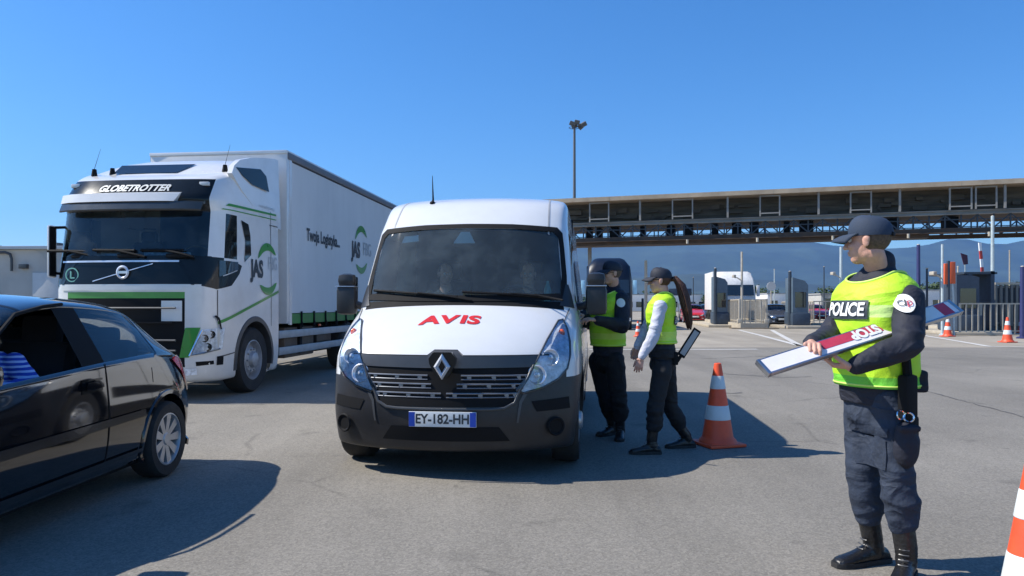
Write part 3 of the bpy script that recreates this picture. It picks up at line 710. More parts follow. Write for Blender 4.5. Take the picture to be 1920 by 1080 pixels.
        # quarter trim at the pillar foot
        pts = [(s * .965, 1.31), (s * .84, 1.335), (s * .865, 1.40), (s * .885, 1.52), (s * .91, 1.52), (s * .94, 1.42)]
        pj('pillar_trim', [pts], 'plastic', .008, step=.03)
        # side windows, door, handle, mouldings
        sf = SIDE if s > 0 else SIDE2
        pj('door_seam', [[(2.45, .32), (2.47, .32), (2.47, 2.12), (2.45, 2.12)], [(1.22, .8), (1.24, .8), (1.24, 1.3), (1.22, 1.3)], [(3.9, .32), (3.92, .32), (3.92, 2.1), (3.9, 2.1)]], 'black', .004, sf, .1)
        pj('side_moulding', [[(1.45, .55), (4.4, .55), (4.4, .68), (1.45, .68)]], 'plastic', .014, sf, .1)
        pj('door_handle', [[(2.2, 1.14), (2.40, 1.14), (2.40, 1.19), (2.2, 1.19)]], 'plastic', .03, sf, .05)
        pj('roof_seam', [[(s * .66, 2.9), (s * .675, 2.9), (s * .735, 1.22), (s * .72, 1.22)]], 'trim_light', .003, lambda u, v: (Vector((u, v, 4)), Vector((0, 0, -1))), .06)
        for cy in (.90, 4.9): arch_lip(t, bv, s, cy, .36, .42, .05, .72, 'plastic', 1.04, .004)
        for cy in (.90, 4.9): wheel(t, (s * .90, cy, .35), .35, .23, s, .21, 'truck')
    # hood shut line
    pj('bonnet_edge', [[(-.79, .953), (-.14, .953), (-.09, .993), (.09, .993), (.14, .953), (.79, .953), (.79, .944), (.145, .944), (.095, .984), (-.095, .984), (-.145, .944), (-.79, .944)]], 'black', .006)
    for s in (-1, 1): pj('bonnet_seam', [[(s * .885, 1.20), (s * .893, 1.20), (s * .93, 1.31), (s * .922, 1.31)]], 'trim', .004, step=.02)
    # windscreen surround, stickers, mirror, wipers
    top = []
    def wsp(x, z, off):
        h = bv.ray_cast(Vector((x, -3, z)), Vector((0, 1, 0)))
        n = h[1] if h[1].y < 0 else -h[1]; return h[0] + n * off
    ed = [(-.865, 1.40), (-.87, 1.6), (-.845, 1.85), (-.825, 1.97), (-.78, 2.015)] + [(x / 10, 2.035) for x in range(-6, 7, 2)] + [(.78, 2.015), (.825, 1.97), (.845, 1.85), (.87, 1.6), (.865, 1.40)]
    fo = [(-.905, 1.385), (-.895, 1.6), (-.868, 1.85), (-.848, 2.00), (-.80, 2.052), (-.4, 2.072), (0, 2.076)]; fi = [(-.85, 1.43), (-.852, 1.6), (-.828, 1.85), (-.81, 1.96), (-.77, 2.005), (-.4, 2.028), (0, 2.034)]
    fo += [(-x, z) for x, z in fo[-2::-1]]; fi += [(-x, z) for x, z in fi[-2::-1]]
    me = poly_mesh([[fo[k], fo[k + 1], fi[k + 1], fi[k]] for k in range(len(fo) - 1)] + [[(-.905, 1.385), (-.835, 1.44), (-.4, 1.425), (0, 1.42), (.4, 1.425), (.835, 1.44), (.905, 1.385), (.4, 1.372), (0, 1.37), (-.4, 1.372)]])
    pj('windscreen_seal', me, 'black', .007, FRONT, .05)
    pj('sticker', [[(-.62, 1.91), (-.45, 1.925), (-.46, 1.985), (-.60, 1.975)]], 'paper_dim', -.012, FRONT, .1)
    pj('mirror_mount', [[(-.12, 1.90), (.08, 1.90), (.02, 2.01), (-.06, 2.01)]], 'paper_dim', -.02, FRONT, .1)
    def wiper(x0, x1, z0, z1):
        pts = [wsp(x0 + (x1 - x0) * k / 8, z0 + (z1 - z0) * k / 8, .022) for k in range(9)]
        g = G().tube(pts, .012, 6); a = wsp(x1 * .55 + x0 * .45, (z0 + z1) / 2, .03); e = Vector((x1 + .12 * (1 if x1 > x0 else -1), .70, 1.38)); g.tube([a, pts[7] + Vector((0, -.01, 0)), e], .010, 6); return g.obj('wiper', 'black', t)
    wiper(-.80, -.02, 1.46, 1.40); wiper(.02, .76, 1.44, 1.405)
    # aerial
    h = bv.ray_cast(Vector((-.42, 1.55, 4)), Vector((0, 0, -1)))[0]
    g = G(); g.tube([h, h + Vector((0, .03, .04)), h + Vector((-.005, .02, .27))], [.02, .009, .0025], 6); g.ell(h + Vector((0, .01, .0)), (.028, .05, .022), n=8); g.obj('aerial', 'black', t)
    # interior
    G().box2((-.84, .98, 1.12), (.84, 1.42, 1.34), .06).obj('dashboard', 'dash', t)
    g = G(); g.lathe([(.20, -.0), (.215, .015), (.20, .03), (.185, .015), (.20, 0)], (.42, 1.58, 1.36), Vector((0, .75, .65)).normalized(), 28); g.cyl((.42, 1.5, 1.30), (.42, 1.6, 1.37), .05, 12)
    g.bar((.24, 1.585, 1.375), (.6, 1.585, 1.375), .03, .02); g.obj('steering_wheel', 'dash', t)
    for x in (.45, -.45):
        g = G(); g.box((x, 2.25, .95), (.52, .5, .16), None, .05); g.box((x, 2.52, 1.3), (.50, .14, .62), Matrix.Rotation(-.15, 3, 'X'), .05); g.box((x, 2.58, 1.72), (.26, .10, .20), None, .04); g.obj('seat', 'seat', t)
    G().box2((-.9, 2.85, .4), (.9, 2.9, 2.3)).obj('bulkhead', 'black', t)
    G().box2((-.95, .5, .30), (.95, 5.8, .40)).obj('underbody', 'black', t)
    g = G(); g.box2((-.7, .35, .3), (.7, .9, .9)); g.obj('engine_block', 'black', t)
    return t, bv
def mk_ws():
    M['headlamp_back'] = mat('headlamp_bowl', (.78, .82, .88), .3, .1, var=.35, vscale=22, bump=.6, bscale=30)
    M['slat'] = mat('grille_slat_metal', (.22, .23, .25), .3, .5)
    M['trim_light'] = mat('seam_grey', (.35, .35, .35), .5)
    M['paper_dim'] = mat('tinted_paper', (.55, .62, .60), .8, var=.03)
mk_ws()
VAN, VBV = van()
def vanpt(x, y, z): return Matrix.Rotation(YAW, 4, 'Z') @ Vector((x, y, z)) + Vector((-.525, 5.66, 0))
def rested(name, label, cat, g, m, x, y, z, rz=0):
    p = vanpt(x, y, z); t = g.obj(name, m); t.location = p; t.rotation_euler = (0, 0, YAW + rz); return tag(t, label, cat)
rested('paper_sheet', 'white folded paper lying on the van dashboard behind the wheel', 'paper', G().box((0, 0, .005), (.25, .12, .01), None, .002), 'paper', .33, 1.13, 1.345)
g = G().lathe([(.001, 0), (.034, .005), (.035, .13), (.018, .18), (.014, .19), (.014, .215), (.001, .216)], n=16)
rested('water_bottle', 'pale green plastic bottle standing in the corner of the van windscreen', 'bottle', g, mat('bottle_plastic', (.12, .42, .34), .15, coat=.5), .72, 1.2, 1.345)

# ================================================================== TRUCK
def truck():
    OX, OY = -5.345, 10.24
    t = thing('articulated_lorry', 'white articulated lorry with green stripes and a pale curtain-sided trailer', 'lorry', (OX, OY, 0), YAW); t.scale = (.99, 1, 1)
    def row(zc, yc, dy, w, zk=None, yr=2.35):
        zk = zc if zk is None else zk; q = []
        for fx, fy in ((0, 0), (.40, .05), (.72, .16), (.90, .42), (1, 1)): q.append((fx * w, yc + fy * dy, zc + (zk - zc) * fy))
        q += [(w, max(.82, yc + dy + .1), zk), (w, max(1.28, yc + dy + .2), zk), (w, 1.85, zk), (w, yr - .06, zk), (w * .9, yr, zk), (0, yr, zk)]
        return q
    L = [row(.27, .14, .38, 1.17), row(.30, .06, .40, 1.22), row(.50, .02, .40, 1.24), row(.62, .0, .40, 1.245), row(1.06, .0, .42, 1.25), row(1.44, .0, .42, 1.25),
         row(1.52, .0, .42, 1.25), row(1.62, .0, .42, 1.25), row(2.02, .06, .42, 1.245, 2.0), row(2.66, .18, .38, 1.235, 2.66), row(2.74, .14, .40, 1.235), row(2.84, .12, .42, 1.235),
         row(3.12, .34, .42, 1.215, 3.16), row(3.22, .56, .36, 1.19, 3.32), row(3.32, 1.0, .3, 1.06, 3.42), row(3.42, 1.5, .2, .0)]
    def part(i, j, sd):
        if i == 8 and j < (3 if sd > 0 else 4): return 1                      # windscreen
        if i == 8 and (j == 4 or (j == 5 and sd < 0)): return 5
        if i in (7,) and j < 4: return 2
        if i in (9, 10, 11) and j < (3 if sd > 0 else 4): return 2
        if i in (4,) and j < 2: return 3                     # grille
        if i in (2, 3) and j < 2: return 3
        if i in (5,) and j < 2: return 4
        return 0
    cab, ws, blk, grl, gs, sw = shell(L, part, [('cab', 'truck_white'), ('windscreen', 'glass'), ('black_panel', 'gloss_black'), ('grille', 'black'), ('green_strip', 'green'), ('side_window', 'glass', 1)], t, 2,
        crease_rows={5: .8, 6: .8, 7: .6, 8: .8, 9: .8, 11: .5, 12: .6, 0: .5}, crease_cols={8: .8}, arches=[(1.42, .50, .60, .7)])
    bv = bvh_multi([o for o in t.children if o.type == 'MESH'])
    def pj(name, polys, m, off, mode=FRONT, step=.08, parent=t):
        me = polys if not isinstance(polys, list) else poly_mesh(polys)
        return project(me, bv, mode, off, step).obj(name, m, parent, 60)
    # front details
    pj('white_strip', [[(-.98, 1.54), (.86, 1.54), (.86, 1.61), (-.98, 1.61)]], 'truck_white', .012)
    pj('chrome_strip', [[(-1.0, 1.93), (.78, 1.93), (.78, 1.955), (-1.0, 1.955)]], 'badge', .02)
    pj('chrome_strip', [[(-.45, 1.66), (.42, 1.90), (.42, 1.912), (-.45, 1.672)]], 'badge', .02)
    c = bv.ray_cast(Vector((0, -3, 1.79)), Vector((0, 1, 0)))[0]
    g = G().lathe([(.075, .02), (.095, .03), (.075, .04), (.06, .03), (.075, .02)], c, Vector((0, -1, 0)), 28); g.box(c + Vector((0, -.03, 0)), (.14, .012, .035)); g.obj('badge', 'badge', t)
    c = bv.ray_cast(Vector((-.80, -3, 1.76)), Vector((0, 1, 0)))[0]
    g = G().lathe([(.085, .012), (.10, .014), (.10, .02), (.085, .02)], c, Vector((0, -1, 0)), 24); g.box(c + Vector((-.02, -.015, 0)), (.018, .01, .10)); g.box(c + Vector((.008, -.015, -.042)), (.06, .01, .018)); g.obj('round_sticker', 'pale_green', t)
    me = text_mesh('GLOBETROTTER', .17, shear=.25, bold=.006); move2(me, .02, 2.97, .84, .80); pj('roof_lettering', me, 'greylet', .014, FRONT, .08)
    # sun visor
    vis = G(); P = []
    for k in range(13):
        x = -1.06 + 2.12 * k / 12; h = bv.ray_cast(Vector((x, -3, 2.72)), Vector((0, 1, 0)))[0]; y = h.y
        P.append([Vector((x, y + .0, 2.80)), Vector((x, y - .10, 2.77)), Vector((x, y - .16, 2.66)), Vector((x, y - .15, 2.64)), Vector((x, y - .09, 2.74)), Vector((x, y + .02, 2.76))])
    vis.loft(P).obj('sun_visor', 'smoke', t)
    st = G(); P = []
    for k in range(11):
        x = -1.08 + 1.86 * k / 10; x2 = x if k < 10 else x; h = bv.ray_cast(Vector((x, -3, 2.83)), Vector((0, 1, 0)))[0]
        P.append([Vector((x, h.y - .03, 2.90)), Vector((x, h.y - .06, 2.89)), Vector((x - (.08 if k == 10 else 0), h.y - .10, 2.77)), Vector((x - (.08 if k == 10 else 0), h.y - .02, 2.77))])
    st.loft(P).obj('visor_strip', 'truck_white', t)
    for x in (-1.0, 1.0): h = bv.ray_cast(Vector((x * .98, -3, 3.05)), Vector((0, 1, 0)))[0]; G().box(h, (.14, .06, .06), None, .015).obj('marker_lamp', 'lens_solid', t)
    for x in (-.9, -.15, .55):
        g = G(); z = 2.03; y = bv.ray_cast(Vector((x, -3, 2.1)), Vector((0, 1, 0)))[0].y - .03
        g.tube([(x - .32, y, 2.10), (x + .30, y, 2.09)], .022, 6); g.tube([(x, y - .01, 2.1), (x + .25, y - .03, 2.05), (x + .45, y, 2.0)], .02, 6); g.box((x + .2, y, 2.02), (.3, .05, .06), None, .015); g.obj('wiper', 'black', t)
    # grille slats
    for z in (1.30, .86, .72): G().tube([(-.8, -.03, z), (-.4, -.035, z), (.4, -.035, z), (.8, -.03, z)], .015, 6).obj('grille_bar', 'trim', t)
    g = G(); g.box((0, -.02, 1.10), (1.5, .04, .02)); g.obj('grille_bar', 'black', t)
    pj('step_panel', [[(.56, 1.12), (.84, 1.12), (.84, 1.40), (.56, 1.40)]], 'truck_white', .012)
    g = G().box((0, -.03, .45), (.52, .012, .12), None, .004).obj('number_plate', 'plate', t)
    for s in (-1, 1):
        pj('green_corner', [[(s * .80, .62), (s * .88, 1.03), (s * 1.06, 1.03), (s * .92, .62)]], 'green', .008)
        out = [(s * .93, .64), (s * 1.08, 1.0), (s * 1.235, 1.02), (s * 1.225, .72)]
        hl = pj('headlight', [out], 'headlamp_back', .006, step=.05)
        me = poly_mesh([out]); project(me, bv, FRONT, .03, .05).obj('lens', 'lens', hl, 80)
        P = [bv.ray_cast(Vector((x, -3, z)), Vector((0, 1, 0)))[0] + Vector((s * .01, -.02, 0)) for x, z in ((s * 1.075, .99), (s * .93, .645), (s * 1.08, .68), (s * 1.215, .73))]; G().tube(P, .016, 6).obj('running_light', 'chrome', hl)
        for x, z in ((1.10, .88), (1.13, .76), (1.16, .93)): h = bv.ray_cast(Vector((s * x, -3, z)), Vector((0, 1, 0)))[0]; G().lathe([(.055, .01), (.05, .02), (.03, .0), (.001, .01)], h, Vector((s * .3, -1, 0)).normalized(), 18).obj('reflector', 'gloss_black', hl)
        pj('bumper_slot', [[(s * 1.0, .50), (s * 1.22, .52), (s * 1.22, .57), (s * 1.0, .56)]], 'black', .006)
        pj('fog_lamp', [[(s * .86, .37), (s * 1.0, .38), (s * 1.0, .47), (s * .86, .46)]], 'headlamp_back', .008)
        sf = SIDE if s > 0 else SIDE2
        pj('side_window', [[(.38, 1.74), (.86, 1.86), (.86, 1.97), (.40, 1.97)]], 'dark_glass', .008, sf)
        pj('side_window', [[(.97, 2.60), (1.20, 2.56), (1.26, 2.40), (1.28, 2.10), (1.06, 1.98), (1.10, 2.30)]], 'dark_glass', .009, sf)
        pj('window_surround', [[(.10, 1.62), (.33, 1.56), (.66, 1.62), (.90, 1.80), (.98, 1.92), (.86, 1.95), (.84, 1.84), (.36, 1.72), (.30, 2.02), (.10, 2.02)]], 'gloss_black', .006, sf)
        pj('door_seam', [[(.34, 1.12), (.355, 1.12), (.355, 1.55), (.34, 1.55)], [(1.98, 1.0), (1.995, 1.0), (1.995, 2.85), (1.98, 2.85)], [(.34, .60), (.90, .66), (.90, .675), (.34, .62)], [(1.95, 2.62), (2.36, 2.62), (2.36, 2.635), (1.95, 2.635)]], 'trim', .005, sf)
        pj('green_line', [[(.35, 1.07), (.35, 1.115), (2.33, 1.60), (2.33, 1.555)]], 'green', .007, sf)
        pj('green_line', [[(.55, 2.76), (2.2, 2.80), (2.2, 2.83), (.62, 2.80)], [(.48, 2.70), (2.2, 2.73), (2.2, 2.745), (.50, 2.715)]], 'green', .007, sf)
        pj('logo_arc', arc_poly(1.86, 1.97, .24, .36, 30, 165), 'green', .008, sf, .06)
        pj('logo_arc', arc_poly(1.86, 1.86, .24, .36, 215, 335), 'green', .008, sf, .06)
        me = text_mesh('JAS', .36, bold=.016); move2(me, 1.48, 1.89, .82, 1.0); pj('side_lettering', me, 'ink', .010, sf, .1)
        me = text_mesh('FBG', .30, bold=.0); move2(me, 2.04, 2.0, .65, 1.0); pj('side_lettering', me, 'greylet', .010, sf, .1)
        me = text_mesh('www.jasfbg.com.pl', .085); move2(me, 1.86, 2.90, .9, 1); pj('side_lettering', me, 'greylet', .010, sf, .1)
        pj('grab_handle', [[(.30, 1.20), (.36, 1.16), (.40, 1.0), (.37, 1.0), (.34, 1.13), (.28, 1.18)]], 'black', .03, sf, .03)
        pj('step_grille', [[(.34, .50), (.46, .50), (.46, .62), (.34, .62)]], 'black', .01, sf)
        g = G(); r_ = []
        arch_lip(t, bv, s, 1.42, .50, .59, .085, .7, 'trim', 1.25)
        wheel(t, (s * 1.07, 1.42, .50), .50, .32, s, .30, 'truck', 'rimgrey')
        # side fairing between cab and trailer, with its dark window
        g = G(); 
        pr = [(1.9, 2.6), (2.40, 2.6), (2.40, 3.70), (2.0, 3.62), (1.7, 3.4), (1.6, 3.1)] if s < 0 else [(1.9, 2.6), (2.40, 2.6), (2.40, 3.76), (2.3, 3.76), (1.9, 3.70), (1.4, 3.61), (1.0, 3.50), (.80, 3.38), (.70, 3.25), (1.0, 3.05)]
        g.prism(pr, 1.235, 1.16, lambda x, y, z: (s * (z - max(0, (y - 3.25)) * .10), x, y)).obj('side_fairing', 'truck_white', t)
        if s > 0: g = G(); g.prism([(.84, 3.36), (1.67, 3.48), (1.86, 3.40), (1.93, 3.16), (1.35, 3.18), (1.05, 3.26)], 1.243, 1.236, lambda x, y, z: (s * (z - max(0, (y - 3.25)) * .10), x, y)).obj('fairing_window', 'gloss_black', t)
        # mirrors
        if s > 0: continue
        g = G(); g.box((s * 1.225, .22, 2.10), (.055, .14, .74), None, .025); mi = g.obj('wing_mirror', 'truck_white', t)
        g = G(); g.tube([(s * 1.22, .24, 2.44), (s * 1.14, .40, 2.46)], .02, 8); g.tube([(s * 1.22, .24, 1.80), (s * 1.16, .38, 1.78)], .02, 8); g.box((s * 1.20, .20, 2.10), (.02, .12, .70), None, .008); g.obj('mirror_arm', 'black', mi)
    # door mirror housing in front of the near side window (white with black)
    # roof deflector and roof panels
    g = G(); P = []
    for y, z, w_, e in ((.62, 3.22, .90, .02), (1.0, 3.44, 1.04, .05), (1.5, 3.60, 1.12, .08), (2.0, 3.70, 1.15, .1), (2.36, 3.76, 1.15, .1)):
        P.append([Vector((x * w_, y, z - (abs(x) ** 4) * .10)) for x in (-1, -.8, -.5, 0, .5, .8, 1)] + [Vector((w_, y, 3.15)), Vector((-w_, y, 3.15))])
    g.loft(P).obj('roof_deflector', 'truck_white', t)
    G().add([(-.62, .70, 3.275), (.38, .70, 3.275), (.52, 1.0, 3.452), (-.68, 1.0, 3.452)], [(0, 1, 2, 3)]).obj('roof_hatch', 'gloss_black', t)
    for x, y in ((-.92, .70), (-.70, .8), (1.0, .95)):
        h = bv.ray_cast(Vector((x, y, 5)), Vector((0, 0, -1)))[0]; g = G(); g.cyl(h, h + Vector((0, 0, .10)), .045, 10, .03)
        if x != -.70: g.tube([h + Vector((0, 0, .1)), h + Vector((.03, .10, .42))], [.004, .002], 5)
        g.obj('roof_aerial', 'black', t)
    # cab interior
    G().box2((-1.15, .28, 1.5), (1.15, .75, 1.98), .08).obj('dashboard', 'dash', t)
    G().lathe([(.23, 0), (.245, .015), (.23, .03), (.215, .015), (.23, 0)], (-.0 + .62, .95, 2.05), Vector((0, .6, .8)).normalized(), 28).obj('steering_wheel', 'dash', t)
    for x in (.65, -.65):
        g = G(); g.box((x, 1.4, 1.65), (.52, .5, .16), None, .05); g.box((x, 1.65, 2.02), (.48, .14, .65), None, .05); g.box((x, 1.66, 2.42), (.26, .10, .18), None, .04); g.obj('seat', 'seat', t)
    G().box2((-.62, 1.9, 1.3), (1.15, 1.95, 3.1)).obj('curtain', 'curtain_blue', t)
    G().box2((.05, .42, 1.99), (.75, .45, 2.09)).obj('name_board', 'name_board', t)
    G().box2((-.55, .42, 1.99), (-.35, .44, 2.07)).obj('name_board', 'name_board', t)
    # chassis and trailer
    TY = 2.62; TE = 16.2; HT = 3.95
    g = G(); g.box2((-.45, .8, .62), (.45, TE - .3, .92)); g.box2((-1.0, 2.4, .62), (1.0, 3.4, .9)); g.obj('chassis', 'black', t)
    g = G(); g.box2((-1.235, TY + .12, 1.20), (1.235, TE, HT - .14)); g.obj('curtain_side', 'curtain', t)
    g = G(); g.box2((-1.25, TY, 1.02), (1.25, TY + .12, HT - .02), .02); g.box2((-1.255, TY + .10, 1.0), (-1.225, TY + .19, HT - .03)); g.box2((1.225, TY + .10, 1.0), (1.255, TY + .19, HT - .03)); g.obj('front_wall', 'truck_white', t)
    g = G(); g.box2((-1.27, TY + .02, HT - .12), (1.27, TE, HT), .02); g.obj('roof_rail', 'alu_dark', t)
    g = G(); g.box2((-1.255, TY - .02, HT - .03), (1.255, TE - .1, HT + .03), .01); g.obj('trailer_roof', 'truck_white', t)
    g = G(); g.box2((-1.245, TY + .19, 1.02), (1.245, TE, 1.19)); g.obj('lower_band', 'green_dull', t)
    bvt = BVHTree.FromPolygons([Vector(p) for p in ((1.236, -5, 0), (1.236, 30, 0), (1.236, 30, 5), (1.236, -5, 5), (-1.236, -5, 0), (-1.236, 30, 0), (-1.236, 30, 5), (-1.236, -5, 5))], [(0, 1, 2, 3), (4, 5, 6, 7)])
    for s in (-1, 1):
        sf = SIDE if s > 0 else SIDE2
        def tj(name, me, m, off=.008):
            me = me if not isinstance(me, list) else poly_mesh(me); project(me, bvt, sf, off, None).obj(name, m, t)
        me = text_mesh('Twoja Logistyka...', .31, bold=.010); move2(me, 4.4, 2.62, .80, 1); tj('trailer_lettering', me, 'ink')
        tj('logo_arc', arc_poly(6.72, 2.66, .32, .46, 30, 165), 'green'); tj('logo_arc', arc_poly(6.72, 2.50, .32, .46, 215, 335), 'green')
        me = text_mesh('JAS', .46, bold=.02); move2(me, 6.33, 2.54, .88, 1); tj('trailer_lettering', me, 'ink', .012)
        me = text_mesh('FBG', .42); move2(me, 7.15, 2.60, .85, 1); tj('trailer_lettering', me, 'greylet', .012)
        for k in range(22):
            y = TY + .62 + k * .6; g = G(); g.box((s * 1.256, y, 1.10), (.02, .05, .26), None, .006); g.box((s * 1.262, y, 1.00), (.03, .03, .10), None, .004); g.obj('curtain_buckle', 'black', t)
        for z in (.78, .50): G().box2((s * 1.20, 2.35, z), (s * 1.235, TY + 8.8, z + .13), .01).obj('side_guard', 'alu_dull', t)
        for k in range(4): G().box2((s * 1.14, TY + .7 + k * 2.4, .48), (s * 1.19, TY + .8 + k * 2.4, 1.0)).obj('guard_post', 'black', t)
        G().box((s * 1.25, TY + 1.5, .965), (.03, .09, .04), None, .01).obj('side_marker', 'amber', t)
        wheel(t, (s * 1.05, TY + 3.3, .50), .50, .32, s, .30, 'truck', 'rimgrey')
        for k in range(3): wheel(t, (s * 1.05, TY + 8.9 + 1.31 * k, .50), .50, .32, s, .30, 'truck', 'rimgrey')
        G().box2((s * .6, TY + .15, .42), (s * 1.14, TY + 1.5, .95), .03).obj('storage_box', 'box_brown', t); G().box2((s * .6, TY + 1.7, .45), (s * 1.12, TY + 2.5, .9), .03).obj('storage_box', 'plastic', t); G().box2((s * .5, TY + 4.4, .42), (s * 1.1, TY + 6.2, .88), .05).obj('storage_box', 'box_brown', t)
    g = G(); g.box2((-1.24, TE, 1.0), (1.24, TE + .06, HT - .1), .01); g.obj('rear_door', 'truck_white', t)
    G().box((0, -.047, .45), (.44, .02, .085)).obj('plate_bracket', 'plate', t)
    return t
M['box_brown'] = mat('dusty_brown_box', (.11, .08, .06), .7, dirt=.5)
M['pale_green'] = mat('pale_green_sticker', (.35, .70, .52), .5)
M['smoke'] = mat('smoked_visor', (.03, .035, .035), .12, coat=.5)
M['lens_solid'] = mat('pale_lens', (.6, .6, .58), .15, coat=1)
M['curtain_blue'] = mat('cab_curtain', (.015, .035, .09), .8, stretch=(6, 1, .3))
M['name_board'] = mat('name_board', (.20, .32, .42), .6, var=.6, vscale=18)
M['alu_dark'] = mat('roof_rail_dark', (.16, .16, .17), .5, .3)
M['alu_dull'] = mat('side_guard_alu', (.42, .44, .46), .45, .5)
M['green_dull'] = mat('green_skirt', (.045, .22, .045), .5, var=.2, dirt=.4, dcol=(.06, .07, .05))
truck()
# ================================================================== CAR
CAR_YAW = R(-1.64)
CAR_O = Vector((-3.60, 2.645, 0))
def carpt(x, y, z): return Matrix.Rotation(CAR_YAW, 4, 'Z') @ Vector((x, y, z)) + CAR_O
def car():
    t = thing('hatchback_car', 'glossy black three-door hatchback with silver wheels and an open driver window', 'car', CAR_O, CAR_YAW)
    # stations from nose to tail; half points from sill to roof centre
    S = [
     (0.00, [(.50, .24), (.54, .34), (.55, .48), (.52, .56), (.48, .60), (.40, .62), (0, .63)]),
     (0.14, [(.72, .22), (.76, .34), (.76, .50), (.72, .62), (.66, .68), (.56, .71), (0, .73)]),
     (0.50, [(.78, .22), (.815, .36), (.82, .56), (.78, .72), (.70, .79), (.60, .82), (0, .85)]),
     (1.02, [(.78, .20), (.82, .36), (.825, .60), (.80, .84), (.72, .90), (.62, .93), (0, .96)]),
     (1.20, [(.78, .20), (.82, .36), (.83, .60), (.805, .90), (.74, .97), (.66, 1.0), (0, 1.04)]),
     (1.48, [(.78, .20), (.82, .36), (.83, .62), (.805, .91), (.67, 1.18), (.60, 1.22), (0, 1.26)]),
     (1.80, [(.78, .20), (.82, .36), (.83, .62), (.81, .925), (.61, 1.31), (.54, 1.355), (0, 1.40)]),
     (2.16, [(.78, .20), (.82, .36), (.83, .62), (.81, .945), (.595, 1.335), (.53, 1.385), (0, 1.432)]),
     (2.32, [(.78, .20), (.82, .36), (.83, .62), (.81, .955), (.59, 1.335), (.525, 1.385), (0, 1.432)]),
     (2.80, [(.78, .20), (.82, .36), (.83, .64), (.80, .97), (.575, 1.31), (.51, 1.365), (0, 1.42)]),
     (3.10, [(.78, .22), (.82, .36), (.83, .64), (.785, .98), (.55, 1.27), (.48, 1.33), (0, 1.385)]),
     (3.34, [(.78, .24), (.82, .38), (.825, .64), (.765, .965), (.56, 1.14), (.47, 1.22), (0, 1.28)]),
     (3.52, [(.77, .26), (.81, .40), (.81, .64), (.74, .93), (.60, 1.01), (.48, 1.08), (0, 1.12)]),
     (3.68, [(.74, .27), (.78, .40), (.77, .62), (.70, .86), (.62, .92), (.50, .95), (0, .97)]),
     (3.80, [(.66, .28), (.70, .40), (.69, .60), (.64, .76), (.58, .82), (.46, .85), (0, .86)]),
     (3.85, [(.52, .30), (.58, .40), (.56, .56), (.54, .64), (.48, .68), (.4, .70), (0, .71)]),
    ]
    n = 7; v = []; f = []; mi = []
    for y, P in S:
        v += [Vector((x, y, z)) for x, z in P] + [Vector((-x, y, z)) for x, z in P[-2::-1]]
    m = 13
    for i in range(len(S) - 1):
        for k in range(m - 1):
            j = k if k < 6 else 11 - k; side = 1 if k < 6 else -1
            f.append((i * m + k, i * m + k + 1, (i + 1) * m + k + 1, (i + 1) * m + k)); y = (S[i][0] + S[i + 1][0]) / 2; q = 0
            if j == 3 and 1.2 < y < 2.16: q = 1 if side < 0 else 2
            if j == 3 and 2.32 < y < 3.1: q = 3
            if j in (4, 5) and 1.2 < y < 1.8: q = 4
            if j == 5 and 3.34 < y < 3.68: q = 6
            if j == 3 and (2.16 < y < 2.32): q = 5
            if j in (0,) : q = 0
            mi.append(q)
    f.append(tuple(range(m))); mi.append(0); f.append(tuple((len(S) - 1) * m + k for k in range(m))[::-1]); mi.append(0)
    me = bpy.data.meshes.new('c'); me.from_pydata(v, [], f); me.polygons.foreach_set('material_index', mi)
    for _ in range(7): me.materials.append(None)
    bm = bmesh.new(); bm.from_mesh(me); cl = bm.edges.layers.float.new('crease_edge')
    for e in bm.edges:
        a, b = e.verts[0].index, e.verts[1].index
        if a % m == b % m and a % m in (3, 9): e[cl] = .55
        if a % m == b % m and a % m in (4, 8): e[cl] = .5
        if a // m == b // m and a // m in (5, 7, 8, 10): e[cl] = .0
    bm.to_mesh(me); bm.free()
    r = evalmesh(me, [('SUBSURF', dict(levels=3, render_levels=3))])
    parts = split(r, [('body', 'black_paint'), ('side_window', 'glass_car'), None, ('quarter_window', 'glass_car', 1), ('windscreen', 'glass_car'), ('pillar_trim', 'black', 1), ('rear_window', 'glass_car')], t, arches=[(.80, .30, .355, .6), (3.22, .30, .355, .6)])
    body = parts[0]
    md = body.modifiers.new('thickness', 'SOLIDIFY'); md.thickness = .02; md.offset = -1
    bv = bvh_multi([o for o in t.children if o.type == 'MESH'])
    def pj(name, polys, m, off, mode=SIDE, step=.05, parent=t):
        me = polys if not isinstance(polys, list) else poly_mesh(polys)
        return project(me, bv, mode, off, step).obj(name, m, parent, 60)
    for s in (-1, 1):
        sf = SIDE if s > 0 else SIDE2
        pj('door_moulding', [[(1.22, .50), (2.86, .53), (2.84, .58), (1.22, .56)]], 'trim_gloss', .016, sf)
        pj('sill_moulding', [[(1.18, .25), (2.84, .27), (2.84, .30), (1.18, .285)]], 'trim_gloss', .016, sf)
        pj('door_seam', [[(2.38, .28), (2.39, .28), (2.41, .60), (2.38, .95), (2.37, .95), (2.395, .60)], [(1.14, .3), (1.15, .3), (1.15, .85), (1.14, .85)]], 'black', .003, sf)
        dh = pj('door_handle', [[(2.12, .79), (2.30, .80), (2.31, .835), (2.28, .85), (2.13, .84), (2.11, .82)]], 'black_paint', .030, sf, .02)
        pj('handle_recess', [[(2.10, .77), (2.33, .78), (2.33, .86), (2.10, .86)]], 'gloss_black', .004, sf, .03, dh)
        pj('fuel_flap', [[(3.0, .76), (3.12, .76), (3.12, .87), (3.0, .87)]], 'black_paint', .003, sf)
        # waist seal
        P = []
        for k in range(16):
            y = 1.30 + k * .122; h = bv.ray_cast(Vector((s * 8, y, .93 + .012 * k / 3)), Vector((-s, 0, 0)))
            if h[0]: P.append(h[0])
